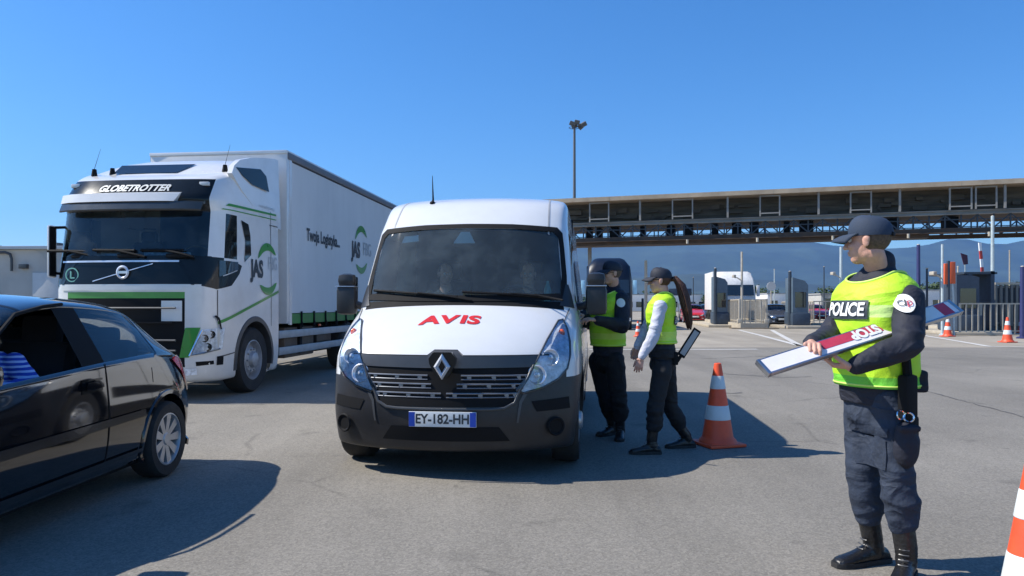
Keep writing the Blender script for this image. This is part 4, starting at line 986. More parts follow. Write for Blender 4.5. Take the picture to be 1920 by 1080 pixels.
        for cy in (.80, 3.22): arch_lip(t, bv, s, cy, .30, .348, .035, .58, 'black_paint', .83, .010, -18, 198)
        for cy in (.80, 3.22):
            wheel(t, (s * .735, cy, .295), .295, .19, s, .198, 'spoke', 'silver', 9)
        # tail lamp wrapping the corner
        me = poly_mesh([[(3.36, .905), (3.50, .925), (3.64, .915), (3.76, .84), (3.83, .70), (3.82, .60), (3.74, .62), (3.62, .74)]])
        pj('tail_lamp', me, 'tail_red', .012, sf, .02)
        G().box((s * .92, 1.12, .98), (.17, .10, .12), None, .04).obj('wing_mirror', 'black_paint', t)
    pj('grille', [[(-.42, .42), (.42, .42), (.36, .30), (-.36, .30)]], 'black', .006, FRONT); pj('upper_grille', [[(-.16, .575), (.16, .575), (.13, .53), (-.13, .53)]], 'black', .006, FRONT)
    G().box((0, -.022, .47), (.52, .012, .11), None, .004).obj('front_number_plate', 'plate', t)
    for s in (-1, 1):
        hl = pj('headlight', [[(s * .34, .55), (s * .52, .50), (s * .66, .56), (s * .70, .66), (s * .56, .645)]], 'headlamp_back', .006, FRONT, .03)
        project(poly_mesh([[(s * .34, .55), (s * .52, .50), (s * .66, .56), (s * .70, .66), (s * .56, .645)]]), bv, FRONT, .016, .03).obj('lens', 'lens', hl, 80)
        pj('fog_lamp', [[(s * .50, .30), (s * .60, .31), (s * .60, .38), (s * .50, .38)]], 'headlamp_back', .008, FRONT, .03)
        pj('bonnet_seam', [[(s * .60, .2), (s * .606, .2), (s * .64, 1.0), (s * .634, 1.0)]], 'black', .003, lambda u, v: (Vector((u, v, 4)), Vector((0, 0, -1))), .05)
        G().tube([(s * .08, 1.10, 1.0), (s * .30, 1.13, 1.02), (s * .55, 1.20, 1.03)], .010, 6).obj('wiper', 'black', t)
    for s in (-1, 1):
        g = G(); g.tube([Vector((s * .80, 1.30, .95)), Vector((s * .715, 1.48, 1.16)), Vector((s * .655, 1.72, 1.285)), Vector((s * .635, 2.0, 1.33)), Vector((s * .625, 2.2, 1.345))], .012, 6).obj('window_seal', 'black', t)
    # rear bumper lip and inside
    G().box2((-.72, .7, .16), (.72, 3.7, .30)).obj('underbody', 'black', t)
    G().box2((-.76, 1.12, .75), (.76, 1.42, .95), .05).obj('dashboard', 'dash', t)
    G().lathe([(.17, 0), (.185, .015), (.17, .03), (.155, .015), (.17, 0)], (.36, 1.52, .93), Vector((0, .8, .6)).normalized(), 24).obj('steering_wheel', 'dash', t)
    for x in (.37, -.37):
        g = G(); g.box((x, 1.98, .50), (.48, .5, .16), None, .05); g.box((x, 2.28, .80), (.48, .14, .60), Matrix.Rotation(-.28, 3, 'X'), .05); g.box((x, 2.40, 1.17), (.25, .10, .20), Matrix.Rotation(-.1, 3, 'X'), .04); g.obj('seat', 'seat', t)
    g = G(); g.box((0, 3.02, .78), (1.25, .16, .60), Matrix.Rotation(-.3, 3, 'X'), .05); g.box((.35, 3.12, 1.10), (.26, .1, .14), None, .04); g.box((-.35, 3.12, 1.10), (.26, .1, .14), None, .04); g.box((0, 2.75, .5), (1.25, .5, .16), None, .05); g.obj('rear_seat', 'seat', t)
    G().box2((-.75, 3.2, .3), (.75, 3.3, .85)).obj('luggage_shelf', 'black', t)
    g = G(); g.box2((-.30, 3.84, .42), (.30, 3.865, .54), .004); g.obj('rear_number_plate', 'plate', t)
    # bag on the rear seat seen through the open window
    return t
M['trim_gloss'] = mat('black_moulding', (.02, .02, .022), .25, coat=.4)
car()

# ================================================================== PEOPLE
def wrinkle(amp, folds=()):
    def fn(p):
        v = noise.noise(Vector((p.x * 7, p.y * 7, p.z * 16))) * amp + noise.noise(Vector((p.x * 22, p.y * 22, p.z * 34))) * amp * .35
        for c, rad, a, fr in folds:
            d = (p - c).length
            if d < rad: v += a * (1 - d / rad) * (1 - 2 * abs(noise.noise(Vector((p.x * 6, p.y * 6, p.z * fr)))))
        return v
    return fn
def hand(g, wrist, d, pn, th, curl=.5, size=1.0, spread=.08, curls=None):
    """palm along d; pn = palm normal (fingers close towards it); th = side the thumb is on"""
    d = d.normalized(); pn = (pn - d * pn.dot(d)).normalized(); th = (th - d * th.dot(d) - pn * th.dot(pn)).normalized(); s = size
    g.chain([wrist - d * .03 * s, wrist + d * .012 * s], [.026 * s, .025 * s], 12)
    g.ell(wrist + d * .048 * s, (.046 * s, .037 * s, .0145 * s), (d, th, pn), 12)
    for k in range(4):
        o = (1.5 - k) * .0205 * s
        g.chain([wrist + d * .02 * s + th * o * .7, wrist + d * .088 * s + th * o], [.013 * s, .0108 * s], 10)
    lens = ((.040, .024, .019), (.045, .028, .020), (.041, .026, .020), (.032, .019, .017))
    for k in range(4):
        o = (1.5 - k) * .0205 * s; p = wrist + d * (.090 - (.008 if k == 3 else 0) - (.002 if k == 0 else 0)) * s + th * o
        a = 0; pts = [p]; dd = (d + th * (1.5 - k) * spread).normalized(); c = curls[k] if curls else curl * (1 + .10 * k)
        for q, l in enumerate(lens[k]):
            a += c * (1.0 if q == 0 else 1.15); e = dd * math.cos(a) + pn * math.sin(a); p = p + e * l * s; pts.append(p)
        g.chain(pts, [.0098 * s, .0090 * s, .0082 * s, .0070 * s], 10)
    b = wrist + d * .022 * s + th * .028 * s; e1 = (d * .72 + th * .45 + pn * .45).normalized(); e2 = (d * .9 + th * .15 + pn * (.3 + curl * .5)).normalized()
    p1 = b + e1 * .038 * s; p2 = p1 + e2 * .032 * s; p3 = p2 + (e2 + pn * .25).normalized() * .024 * s
    g.chain([b, p1, p2, p3], [.016 * s, .0128 * s, .0108 * s, .0085 * s], 10)
def head(g, H, f, up=Vector((0, 0, 1)), s=1.0, female=False):
    l = up.cross(f).normalized(); f = l.cross(up).normalized(); F = (f, l, up)
    P = lambda a, b, c: H + (f * a + l * b + up * c) * s
    E = lambda c, r: g.ell(P(*c), tuple(x * s for x in r), F, 14)
    E((-.012, 0, .035), (.096, .077, .090)); E((.022, 0, -.025), (.068, .062, .088)); E((.045, 0, -.088), (.036, .036, .026)); E((.0, 0, -.06), (.055, .058, .045))
    g.chain([P(.084, 0, .012), P(.100, 0, -.012), P(.108, 0, -.028)], [.008 * s, .010 * s, .0125 * s], 10)
    for k in (-1, 1): E((.098, k * .010, -.030), (.010, .008, .008)); E((.060, k * .036, -.022), (.026, .022, .022)); E((.076, k * .030, .030), (.012, .024, .009)); E((-.008, k * .080, -.002), (.019, .006, .032)); E((-.012, k * .083, .010), (.016, .006, .016))
    E((.083, 0, -.054), (.014, .024, .007)); E((.081, 0, -.066), (.013, .021, .007)); E((.05, 0, -.075), (.03, .04, .02))
    return F, P
def person(spec):
    """all joints in world metres; builds one figure with its clothes as parts"""
    B = Vector(spec['base']); t = thing('person', spec['label'], 'person', B)
    z = Vector((0, 0, 1)); f = Vector(spec['face']).normalized(); l = z.cross(f)
    loc = lambda v: Vector(v) - B
    J = {k: loc(v) for k, v in spec['j'].items()}; s = spec.get('scale', 1.0)
    H = J['head']; hs_ = spec.get('hs', 1.0); hf = Vector(spec['look']).normalized()
    # --- body: head, trunk and hands as separate skin surfaces in one mesh
    hg = G(); F, P = head(hg, H, hf, s=s * hs_)
    nb = J['neck']; hg.chain([P(-.022, 0, -.06), nb + (P(-.02, 0, -.06) - nb) * .3, nb - z * .05], [.056 * s, .058 * s, .075 * s], 16)
    hb = blob(hg, .0045, 3)
    bgd = G(); T = J['torso']
    ringz = spec['rings']
    def torso(infl, zmin, zmax, narrow=1):
        o = []
        for zz, cf, rf, rl in ringz:
            if zz < zmin - .001 or zz > zmax + .001: continue
            c = T + z * zz + f * cf; q = []
            for k in range(28):
                a = 2 * math.pi * k / 28; ca, sa = math.cos(a), math.sin(a); e = 2 / 2.5
                q.append(c + f * (rf + infl) * math.copysign(abs(ca) ** e, ca) + l * (rl + infl) * math.copysign(abs(sa) ** e, sa))
            o.append(q)
        return o
    bgd.loft(torso(-.03, 0, 9)); 
    for sd in ('R', 'L'):
        bgd.chain([J['sh' + sd], J['el' + sd], J['wr' + sd]], [.05 * s, .040 * s, .027 * s], 12)
        if 'kn' + sd in J: bgd.chain([J['hip' + sd], J['kn' + sd], J['an' + sd], J['an' + sd] - z * .03], [.075 * s, .052 * s, .032 * s, .024], 12)
    bb = blob(bgd, .014, 2)
    allv = G(); allv.add(hb.v, hb.f); allv.add(bb.v, bb.f)
    for sd in ('R', 'L'):
        hd = spec.get('hand' + sd)
        if hd:
            q = G(); hand(q, J['wr' + sd], Vector(hd[0]), Vector(hd[1]), Vector(hd[2]), hd[3], s * spec.get('hands', .93), curls=hd[4] if len(hd) > 4 else None); r = blob(q, .0030, 2); allv.add(r.v, r.f)
    allv.obj('body', 'skin', t, 80)
    for k in (-1, 1):
        ey = G().ell(P(.074, k * .030, .008), (.013 * s,) * 3).obj('eye', 'eye', t); G().ell(P(.0835, k * .030, .008), (.0055 * s,) * 3).obj('iris', 'iris', ey)
    # --- trousers
    if 'knR' in J:
        g = G(); w = spec.get('legw', 1.0)
        g.loft(torso(spec.get('hipinfl', -.015), ringz[0][0], ringz[1][0])); c = T + z * (ringz[0][0] - .05)
        g.ell(c, (.125 * s, .165 * s, .13 * s), (f, l, z))
        fold = []
        for sd in ('R', 'L'):
            h, k_, a = J['hip' + sd], J['kn' + sd], J['an' + sd]; kv = (k_ - a).normalized()
            g.chain([h, h * .5 + k_ * .5, k_, k_ * .55 + a * .45 - f * .012, a + kv * .19, a + kv * .15], [.100 * s * w, .094 * s * w, .077 * s * w, .077 * s * w, .072 * s * w, .064 * s * w], 18)
            fold += [(k_ - z * .04, .26, .012, 9), (a + z * .24, .20, .015, 13), (h, .2, .008, 8)]
        b = blob(g, .008, 2, wrinkle(.006, fold)); tr_ = b.obj('trousers', spec['trousers'], t, 80); spec['_tb'] = BVHTree.FromPolygons(b.v, b.f); spec['_tr'] = tr_
        for sd in ('R', 'L'):
            a, e = J['an' + sd], J['toe' + sd]; kv = (J['kn' + sd] - a).normalized(); d = (e - a); d.z = 0; d.normalize(); sdv = z.cross(d); g = G(); gz = -J['torso'].z * 0 + (0)
            fl = Vector((a.x, a.y, 0 - 0)); fl.z = spec.get('gz' + sd, 0) 
            q = []
            fs = spec.get('fs', 1.03)
            for u, hw, ht, fwd in ((-.085, .030, .055, 0), (-.07, .038, .075, 0), (-.02, .041, .10, 0), (.04, .043, .095, 0), (.10, .048, .072, 0), (.15, .049, .058, 0), (.185, .043, .048, 0), (.205, .026, .034, 0)):
                c = fl + d * u * s * fs; q.append([c + sdv * math.cos(A) * hw * s + z * (ht * s * .5 + .002 + math.sin(A) * ht * s * .5) for A in [2 * math.pi * k / 16 for k in range(16)]])
            g.loft(q); g.chain([a + kv * .22, a + kv * .13, a + z * .03, fl + z * .07 - d * .01], [.056 * s, .055 * s, .050 * s, .047 * s], 16)
            bo = blob(g, .007, 3, wrinkle(.0025, [(a, .1, .006, 40)])).obj('boot', 'boot', t, 80)
            so_ = G(); q = []
            for u, hw in ((-.088, .030), (-.07, .040), (-.02, .042), (.04, .044), (.10, .051), (.155, .051), (.195, .040), (.212, .022)): q.append([fl + d * u * s * fs + sdv * hw * s * k + z * zz for k, zz in ((-1, 0.002), (1, .002), (1, .026), (-1, .026))])
            so_.loft(q).obj('sole', 'rubber', bo)
            lg = G()
            for k in range(6):
                c = fl + d * (.045 + .0 - k * .008) * s + z * (.085 + k * .022) * s + d * (.035 - .003 * k) * s
                lg.tube([c - sdv * .022, c + d * .006, c + sdv * .022], .0035, 5)
            lg.obj('laces', 'trim', bo)
    # --- jacket with sleeves
    jm = spec['jacket']; g = G(); g.loft(torso(0, ringz[0][0] if not spec.get('jmin') else spec['jmin'], 9))
    fold = []
    aw = spec.get('armw', 1.0)
    sleeves = spec.get('sleeves')
    def sleeve(g, sd, infl=0):
        S, E, Wr = J['sh' + sd], J['el' + sd], J['wr' + sd]
        g.chain([S - z * .0, S * .5 + E * .5, E, E * .5 + Wr * .5, Wr * .93 + E * .07], [.080 * s * aw + infl, .076 * s * aw + infl, .070 * s * aw + infl, .061 * s * aw + infl, .048 * s * aw + infl], 16)
        return [(E, .22, .014, 14), (Wr, .14, .006, 24), (S, .2, .007, 10)]
    if not sleeves:
        for sd in ('R', 'L'): fold += sleeve(g, sd)
    if spec.get('collar'): g.ell(nb - z * .025 - f * .005, (.105 * s, .125 * s, .05 * s), (f, l, z)); g.chain([nb + z * .005, nb + z * spec['collar']], [.078 * s, .072 * s], 18)
    b = blob(g, .009, 2, wrinkle(.005, fold)); jk = b.obj('jacket', jm, t, 80); jb = b
    if sleeves:
        g = G(); ff = []
        for sd in ('R', 'L'): ff += sleeve(g, sd, .002)
        sb = blob(g, .009, 2, wrinkle(.005, ff)); sb.obj('sleeves', sleeves, t, 80)
        jb = G(); jb.add(b.v, b.f); jb.add(sb.v, sb.f)
    # --- vest
    if spec.get('vest'):
        vz0, vz1, vm = spec['vest']; rows = []; n_ = 46; wr = wrinkle(.007, [(T + z * 1.05, .4, .006, 9)])
        for i in range(n_ + 1):
            row = []
            for k in range(96):
                th = 2 * math.pi * k / 96; ca, sa = math.cos(th), math.sin(th); e = 2 / 2.5
                zt = vz1 + .040 * s * abs(sa) ** 1.5 - (.015 if ca > 0 else -.01) * abs(ca); zz = vz0 + (zt - vz0) * i / n_
                for q in range(len(ringz) - 1):
                    if ringz[q][0] <= zz <= ringz[q + 1][0]: break
                u = (zz - ringz[q][0]) / (ringz[q + 1][0] - ringz[q][0]); a_, b_ = ringz[q], ringz[q + 1]
                cf, rf, rl = (a_[k_] * (1 - u) + b_[k_] * u for k_ in (1, 2, 3)); top = max(0, (zz - zt + .05) / .05); infl = .022 * (1 - .2 * top)
                d_ = f * (rf + infl) * math.copysign(abs(ca) ** e, ca) + l * (rl + infl) * math.copysign(abs(sa) ** e, sa)
                p = T + z * zz + f * cf + d_; row.append(p + d_.normalized() * (wr(p) * (1.0 - .5 * top)))
            rows.append(row)
        vb = G().loft(rows, False); v_ = vb.obj('hi_vis_vest', vm, t, 80); G().tube(rows[-1] + rows[-1][:2], .0065, 6, False).obj('piping', 'piping', v_); G().tube([p + z * .012 for p in rows[0] + rows[0][:2]], .005, 6, False).obj('piping', 'piping', v_); md = v_.modifiers.new('thickness', 'SOLIDIFY'); md.thickness = .005
        for sd in ('R', 'L'):    # strap over the shoulder
            S = J['sh' + sd]; pass
        t['_'] = 0; del t['_']
        spec['_vb'] = BVHTree.FromPolygons(vb.v, vb.f)
    spec['_jb'] = BVHTree.FromPolygons(jb.v, jb.f)
    # --- hair and cap
    if spec.get('hair'):
        g = G(); g.ell(P(-.016, 0, .030), (.097 * s, .0805 * s, .094 * s), F, 18)
        keep = []
        for q in g.f:
            c = sum((g.v[i] for i in q), Vector()) / len(q) - H; a, u, ll = c.dot(F[0]) / s, c.dot(z) / s, c.dot(F[1]) / s
            if (a < -.005 and u > -.055) or u > .055 or (a < .03 and u > .03): keep.append(q)
        g.f = keep; g.obj('hair', spec['hair'], t, 80)
    if spec.get('cap'):
        cm = spec['cap']; g = G(); rg = []
        for k in range(9):
            a = (math.pi / 2) * k / 8; r_ = math.cos(a) ** .62; zz = .042 + .090 * math.sin(a)
            rg.append([P(-.014 + math.cos(b_) * .106 * r_ + (.006 * math.sin(a)), math.sin(b_) * .090 * r_, zz + .006 * math.cos(b_) * math.sin(a)) for b_ in [2 * math.pi * i / 36 for i in range(36)]])
        rg.insert(0, [P(-.014 + math.cos(b_) * .104, math.sin(b_) * .088, .026) for b_ in [2 * math.pi * i / 36 for i in range(36)]])
        g.loft(rg[:-1]); cp = g.obj('cap', cm, t, 50)
        g = G(); rows = []
        for i in range(7):
            u = i / 6; row = []
            for k in range(17):
                b_ = R(-68 + 136 * k / 16); base = P(-.014 + math.cos(b_) * .107, math.sin(b_) * .091, .036)
                ext = .082 * s * u * (math.cos(b_ * .95) ** .45 if abs(b_) < 1.5 else 0)
                row.append(base + F[0] * ext - z * (.030 * u * u * s + .10 * abs(math.sin(b_)) ** 2 * .18 * u * s))
            rows.append(row)
        top = [p for r_ in rows for p in r_]; n = 17; g.add(top, [(i * n + k, i * n + k + 1, (i + 1) * n + k + 1, (i + 1) * n + k) for i in range(6) for k in range(16)])
        pk = g.obj('peak', cm, cp, 60, fix=False); md = pk.modifiers.new('thickness', 'SOLIDIFY'); md.thickness = .005; md.offset = 0
        G().ell(P(-.01, 0, .131), (.008, .008, .005)).obj('cap_button', cm, cp)
        G().box(P(-.118, 0, .032), (.01, .05, .02), Matrix((F[0], F[1], F[2])).transposed(), .003).obj('cap_strap', 'black', cp)
    if spec.get('shades'):
        g = G()
        for k in (-1, 1): g.ell(P(.092, k * .031, .010), (.006, .026, .018), F, 10); g.tube([P(.09, k * .055, .014), P(.04, k * .074, .012), P(-.01, k * .080, .010)], .003, 6)
        g.tube([P(.098, -.012, .014), P(.102, 0, .016), P(.098, .012, .014)], .003, 6); g.obj('sunglasses', 'gloss_black', t)
    spec['t'] = t; spec['F'] = F; spec['P'] = P; spec['J'] = J
    return t
def on_cloth(spec, which, me, origin, d, ux, uy, m, name, off=.006, step=.02, parent=None):
    """lay a flat patch on the cloth, thrown along d"""
    B = Vector(spec['base'])
    o = Vector(origin) - B; d = Vector(d).normalized(); ux = Vector(ux).normalized(); uy = Vector(uy).normalized()
    return project(me, spec[which], lambda u, v: (o + ux * u + uy * v - d * 1.0, d), off, step).obj(name, m, parent or spec['t'], 80)
# ---- foreground officer
def Wl(px, py, Y): return W(px, py, Y)
RG = [(.84, 0, .138, .175), (.93, 0, .145, .185), (1.05, .005, .146, .188), (1.18, .01, .148, .194), (1.30, .012, .150, .204), (1.40, .005, .134, .205), (1.45, -.008, .112, .182), (1.485, -.015, .092, .140), (1.52, -.015, .075, .085), (1.535, -.015, .07, .075)]
f1 = Vector((-.95, -.31, 0)).normalized(); look1 = Vector((-.80, .60, -.05))
b1 = Vector((1.865, 3.83, 0))
MAIN = dict(base=b1, label='policeman in navy cap and yellow vest at right, long stop board under his arm', face=f1, look=look1, rings=RG,
  j=dict(head=W(1627, 453, 3.79), neck=W(1650, 520, 3.83), torso=b1, shL=W(1704, 562, 3.645), elL=W(1702, 646, 3.50), wrL=W(1600, 688, 3.52),
         shR=W(1604, 560, 4.0), elR=W(1556, 636, 3.88), wrR=W(1521, 645, 3.585),
         hipL=W(1666, 748, 3.72), knL=W(1684, 900, 3.66), anL=W(1699, 1042, 3.66), toeL=W(1675, 1075, 3.40),
         hipR=W(1618, 748, 3.92), knR=W(1616, 885, 3.86), anR=W(1636, 1020, 3.88), toeR=W(1555, 1045, 3.80)),
  trousers='trouser', jacket='navy', collar=.075, hair='hair', cap='cap', legw=.94, armw=.92, hs=1.0, hands=.98, fs=1.14,
  handR=((-.32, -.94, .02), (-.1, -.2, -.97), (1, -.3, 0), .75), handL=((-.90, .42, .06), (.05, .15, .98), (-.1, -.95, -.1), .55), vest=(.93, 1.468, 'vest'))
person(MAIN)
# board held by him
A_ = W(1434, 689, 3.40); B_ = W(1786, 577, 3.78); dx = (B_ - A_).normalized(); nn = Vector((-.42, -.72, .52)); nn = (nn - dx * nn.dot(dx)).normalized(); up_ = nn.cross(dx) * -1
if up_.z < 0: up_ = -up_
bt = thing('stop_board', 'long flat red and white stop board in an aluminium frame held under the policeman\'s arm', 'sign', A_)
Ln = (B_ - A_).length; mt = Matrix((dx, up_, nn)).transposed()
def bb(g, x0, x1, y0, y1, z0, z1, bev=0):
    return g.box(mt @ Vector(((x0 + x1) / 2, (y0 + y1) / 2, (z0 + z1) / 2)), (x1 - x0, y1 - y0, z1 - z0), mt, bev)
g = G(); bb(g, 0, Ln, -.039, .039, -.010, .010); g.obj('panel', 'board_white', bt)
g = G(); bb(g, -.012, Ln + .012, -.049, -.039, -.012, .012, .002); bb(g, -.012, Ln + .012, .039, .045, -.012, .011, .002); bb(g, -.018, .0, -.049, .045, -.014, .014, .002); bb(g, Ln, Ln + .018, -.049, .045, -.014, .014, .002); g.obj('frame', 'alu', bt)
g = G(); bb(g, .33, .70, -.012, .039, .0105, .0115); g.obj('red_field', 'board_red', bt); g = G(); bb(g, Ln - .10, Ln - .03, -.039, .039, .0105, .0115); g.obj('red_field', 'board_red', bt)
for st, x, w_, c in (('STOP', .50, .1, 'paper'),):
    me = text_mesh('STOP', .072, bold=.004); g = G(); g.v = [mt @ Vector((.60 - v.co.x, .012 - v.co.y, .0135)) for v in me.vertices]; g.f = [tuple(p.vertices) for p in me.polygons]; g.obj('lettering', 'paper', bt, fix=False)
# badges and lettering on him
l1 = Vector((0, 0, 1)).cross(f1)
d1 = -Vector((-.80, -.60, 0)).normalized()          # throw direction onto the chest
chest = W(1590, 584, 3.70); ux1 = Vector((0, 0, 1)).cross(-f1) * 1.0
ux1 = Vector((.31, -.95, 0)).normalized()
pan = on_cloth(MAIN, '_vb', poly_mesh([[(-.145, -.045), (.125, -.045), (.125, .048), (-.145, .048)]]), b1 + f1 * .16 + Vector((0, 0, 1.315)), -f1, ux1, (0, 0, 1), 'ink', 'chest_panel', .008, .015)
me = text_mesh('POLICE', .088, bold=.003); mx = max(v.co.x for v in me.vertices); move2(me, -.010, 0, .122 / mx, 1.0)
on_cloth(MAIN, '_vb', me, b1 + f1 * .16 + Vector((0, 0, 1.315)), -f1, ux1, (0, 0, 1), 'paper', 'chest_lettering', .013, .012, pan)
sb = W(1692, 570, 3.60)
dd = Vector((.25, 1, 0)).normalized(); uxx = Vector((1, -.25, 0)).normalized()
circ = [(.040 * math.cos(2 * math.pi * k / 28), .044 * math.sin(2 * math.pi * k / 28)) for k in range(28)]
bd = on_cloth(MAIN, '_jb', poly_mesh([circ]), sb, dd, uxx, (0, 0, 1), 'paper', 'sleeve_badge', .010, .015)
on_cloth(MAIN, '_jb', poly_mesh(arc_poly(-.012, .0, .010, .014, 60, 330, 10, False) + [[(-.002, -.012), (.004, -.012), (.004, .016), (-.002, .016)]]), sb, dd, uxx, (0, 0, 1), 'ink', 'badge_figure', .015, .01, bd)
on_cloth(MAIN, '_jb', poly_mesh(arc_poly(.016, .0, .008, .012, -150, 150, 10, False) + [[(.008, -.020), (.012, -.020), (.012, .010), (.008, .010)]]), sb, dd, uxx, (0, 0, 1), 'board_red', 'badge_figure', .015, .01, bd)
# belt gear
T = MAIN['t']; LB = lambda v: Vector(v) - b1
for (px_, py_, w_, h_) in ((1700, 905, .075, .012), (1630, 800, .07, .10)):
    pass
on_cloth(MAIN, '_tb', poly_mesh([[(-.075, -.09), (.07, -.09), (.07, .06), (-.075, .06)]]), W(1640, 850, 3.6), (0, 1, 0), (1, 0, 0), (0, 0, 1), 'trouser', 'cargo_pocket', .006, .02, MAIN['_tr'])
on_cloth(MAIN, '_tb', poly_mesh([[(-.08, .0), (.075, .0), (.075, .045), (-.08, .045)]]), W(1640, 822, 3.6), (0, 1, 0), (1, 0, 0), (0, 0, 1), 'trouser', 'pocket_flap', .011, .02, MAIN['_tr'])

ho = G(); p0 = LB(W(1702, 745, 3.60)); ho.box(p0, (.09, .055, .22), Matrix.Rotation(.5, 3, 'Z'), .018); ho.box(p0 + Vector((.012, 0, -.16)), (.075, .05, .14), Matrix.Rotation(.5, 3, 'Z'), .015); ho.tube([p0 + Vector((0, 0, .1)), p0 + Vector((-.005, .02, .26))], .022, 8); ho.obj('holster', 'black', T)
po = G(); p1 = LB(W(1700, 835, 3.58)); po.ell(p1, (.062, .05, .115), n=12); po.box(p1 + Vector((0, -.02, .085)), (.10, .06, .03), None, .01); b_ = blob(po, .007, 3, wrinkle(.006)); b_.obj('thigh_pouch', 'navy', T, 80)
g = G(); c = LB(W(1688, 778, 3.56)); g.lathe([(.022, 0), (.026, .004), (.022, .008), (.018, .004), (.022, 0)], c, Vector((.3, -1, .2)).normalized(), 16); g.lathe([(.022, 0), (.026, .004), (.022, .008), (.018, .004), (.022, 0)], c + Vector((.04, 0, -.012)), Vector((-.3, -1, .3)).normalized(), 16); g.obj('handcuffs', 'chrome', T)
g = G(); hem = LB(W(1722, 715, 3.72)); g.box(hem, (.085, .07, .11), Matrix.Rotation(-.3, 3, 'Z'), .02); blob(g, .007, 2, wrinkle(.004)).obj('belt_pouch', 'navy', T, 80)

# ---- policewoman
RGF = [(.86, 0, .118, .160), (.95, 0, .115, .155), (1.04, 0, .102, .138), (1.15, .006, .105, .142), (1.27, .015, .115, .155), (1.35, .005, .105, .150), (1.40, -.01, .085, .125), (1.435, -.015, .06, .075), (1.45, -.015, .055, .06)]
b2 = Vector((1.38, 6.85, 0)); f2 = Vector((-.96, .28, 0)).normalized()
FEM = dict(base=b2, label='policewoman with a long brown ponytail and pale sleeves beside the cone', face=f2, look=Vector((-.985, .17, -.02)), rings=RGF, scale=.94,
  j=dict(head=W(1237, 527, 6.83), neck=W(1247, 562, 6.85), torso=b2, shL=W(1238, 575, 6.67), elL=W(1226, 628, 6.62), wrL=W(1202, 672, 6.58),
         shR=W(1228, 575, 7.02), elR=W(1212, 622, 7.10), wrR=W(1194, 652, 7.05),
         hipL=W(1242, 690, 6.74), knL=W(1228, 766, 6.70), anL=W(1222, 832, 6.72), toeL=W(1195, 845, 6.72),
         hipR=W(1250, 690, 6.96), knR=W(1256, 762, 6.98), anR=W(1287, 824, 7.02), toeR=W(1262, 838, 7.0)),
  trousers='blackcloth', jacket='navy', sleeves='greysleeve', collar=.03, cap='cap_dark', shades=True, hair='hair_brown', legw=.92, armw=.74, hipinfl=.004,
  handL=((-.25, -.05, -.97), (.2, .95, 0), (-.95, .2, 0), .45), handR=((-.3, -.05, -.95), (.1, -.95, 0), (-.95, 0, 0), .6), vest=(.99, 1.42, 'vest_f'))
person(FEM)
T = FEM['t']; LB = lambda v: Vector(v) - b2
g = G(); P = FEM['P']; a0 = P(-.112, 0, .015)
pts = [a0, a0 + Vector((.035, -.01, .01)), a0 + Vector((.08, -.02, -.05)), a0 + Vector((.11, -.03, -.16)), a0 + Vector((.135, -.035, -.28)), a0 + Vector((.15, -.035, -.38)), a0 + Vector((.155, -.035, -.44))]
g.chain(pts, [.020, .024, .032, .034, .028, .016, .006], 12)
rr = random.Random(4)
for k in range(46):
    a_ = rr.random() * 6.28; q_ = rr.uniform(.5, 1.1); ln_ = rr.uniform(.75, 1.0); P2 = []
    for i, (p_, r_) in enumerate(zip(pts, [.018, .024, .038, .044, .040, .030, .018])): P2.append(p_ + Vector((math.cos(a_ + i * .12), math.sin(a_ + i * .12), 0)) * r_ * q_ + Vector((0, 0, -.02 * (i / 6) * rr.random())))
    g.tube(P2[:6 if ln_ < .85 else 7], [.005, .008, .009, .009, .008, .006, .002][:6 if ln_ < .85 else 7], 5)
g.obj('ponytail', 'hair_brown', T, 80)
pan = on_cloth(FEM, '_vb', poly_mesh([[(-.10, -.04), (.10, -.04), (.10, .04), (-.10, .04)]]), b2 - f2 * .11 + Vector((0, 0, 1.20)), f2, Vector((0, 0, 1)).cross(-f2) * -1, (0, 0, 1), 'ink', 'back_panel', .008, .02)
me = text_mesh('POLICE', .07, bold=.002); mx = max(v.co.x for v in me.vertices); move2(me, 0, 0, .09 / mx, 1)
on_cloth(FEM, '_vb', me, b2 - f2 * .11 + Vector((0, 0, 1.20)), f2, Vector((0, 0, 1)).cross(-f2) * -1, (0, 0, 1), 'paper', 'back_lettering', .012, .02, pan)
g = G(); c = LB(W(1266, 672, 6.76)); g.box(c, (.05, .05, .12), None, .012); g.obj('radio', 'black', T)
sp = thing('signal_paddle', 'slim dark-framed folded board tucked behind the policewoman at her hip', 'sign', W(1276, 668, 6.80))
ax = (W(1304, 622, 6.83) - W(1272, 672, 6.80)); Ld = ax.length; axn = ax.normalized(); n_ = Vector((.1, -1, .1)); n_ = (n_ - axn * n_.dot(axn)).normalized(); u_ = n_.cross(axn); m3 = Matrix((axn, u_, n_)).transposed()
G().box(m3 @ Vector((Ld / 2, 0, 0)), (Ld, .075, .022), m3, .004).obj('frame', 'black', sp); G().box(m3 @ Vector((Ld / 2, 0, .0125)), (Ld - .04, .05, .004), m3).obj('panel', 'trim_light', sp)
G().box(m3 @ Vector((-.03, 0, 0)), (.06, .03, .02), m3, .005).obj('handle', 'black', sp)

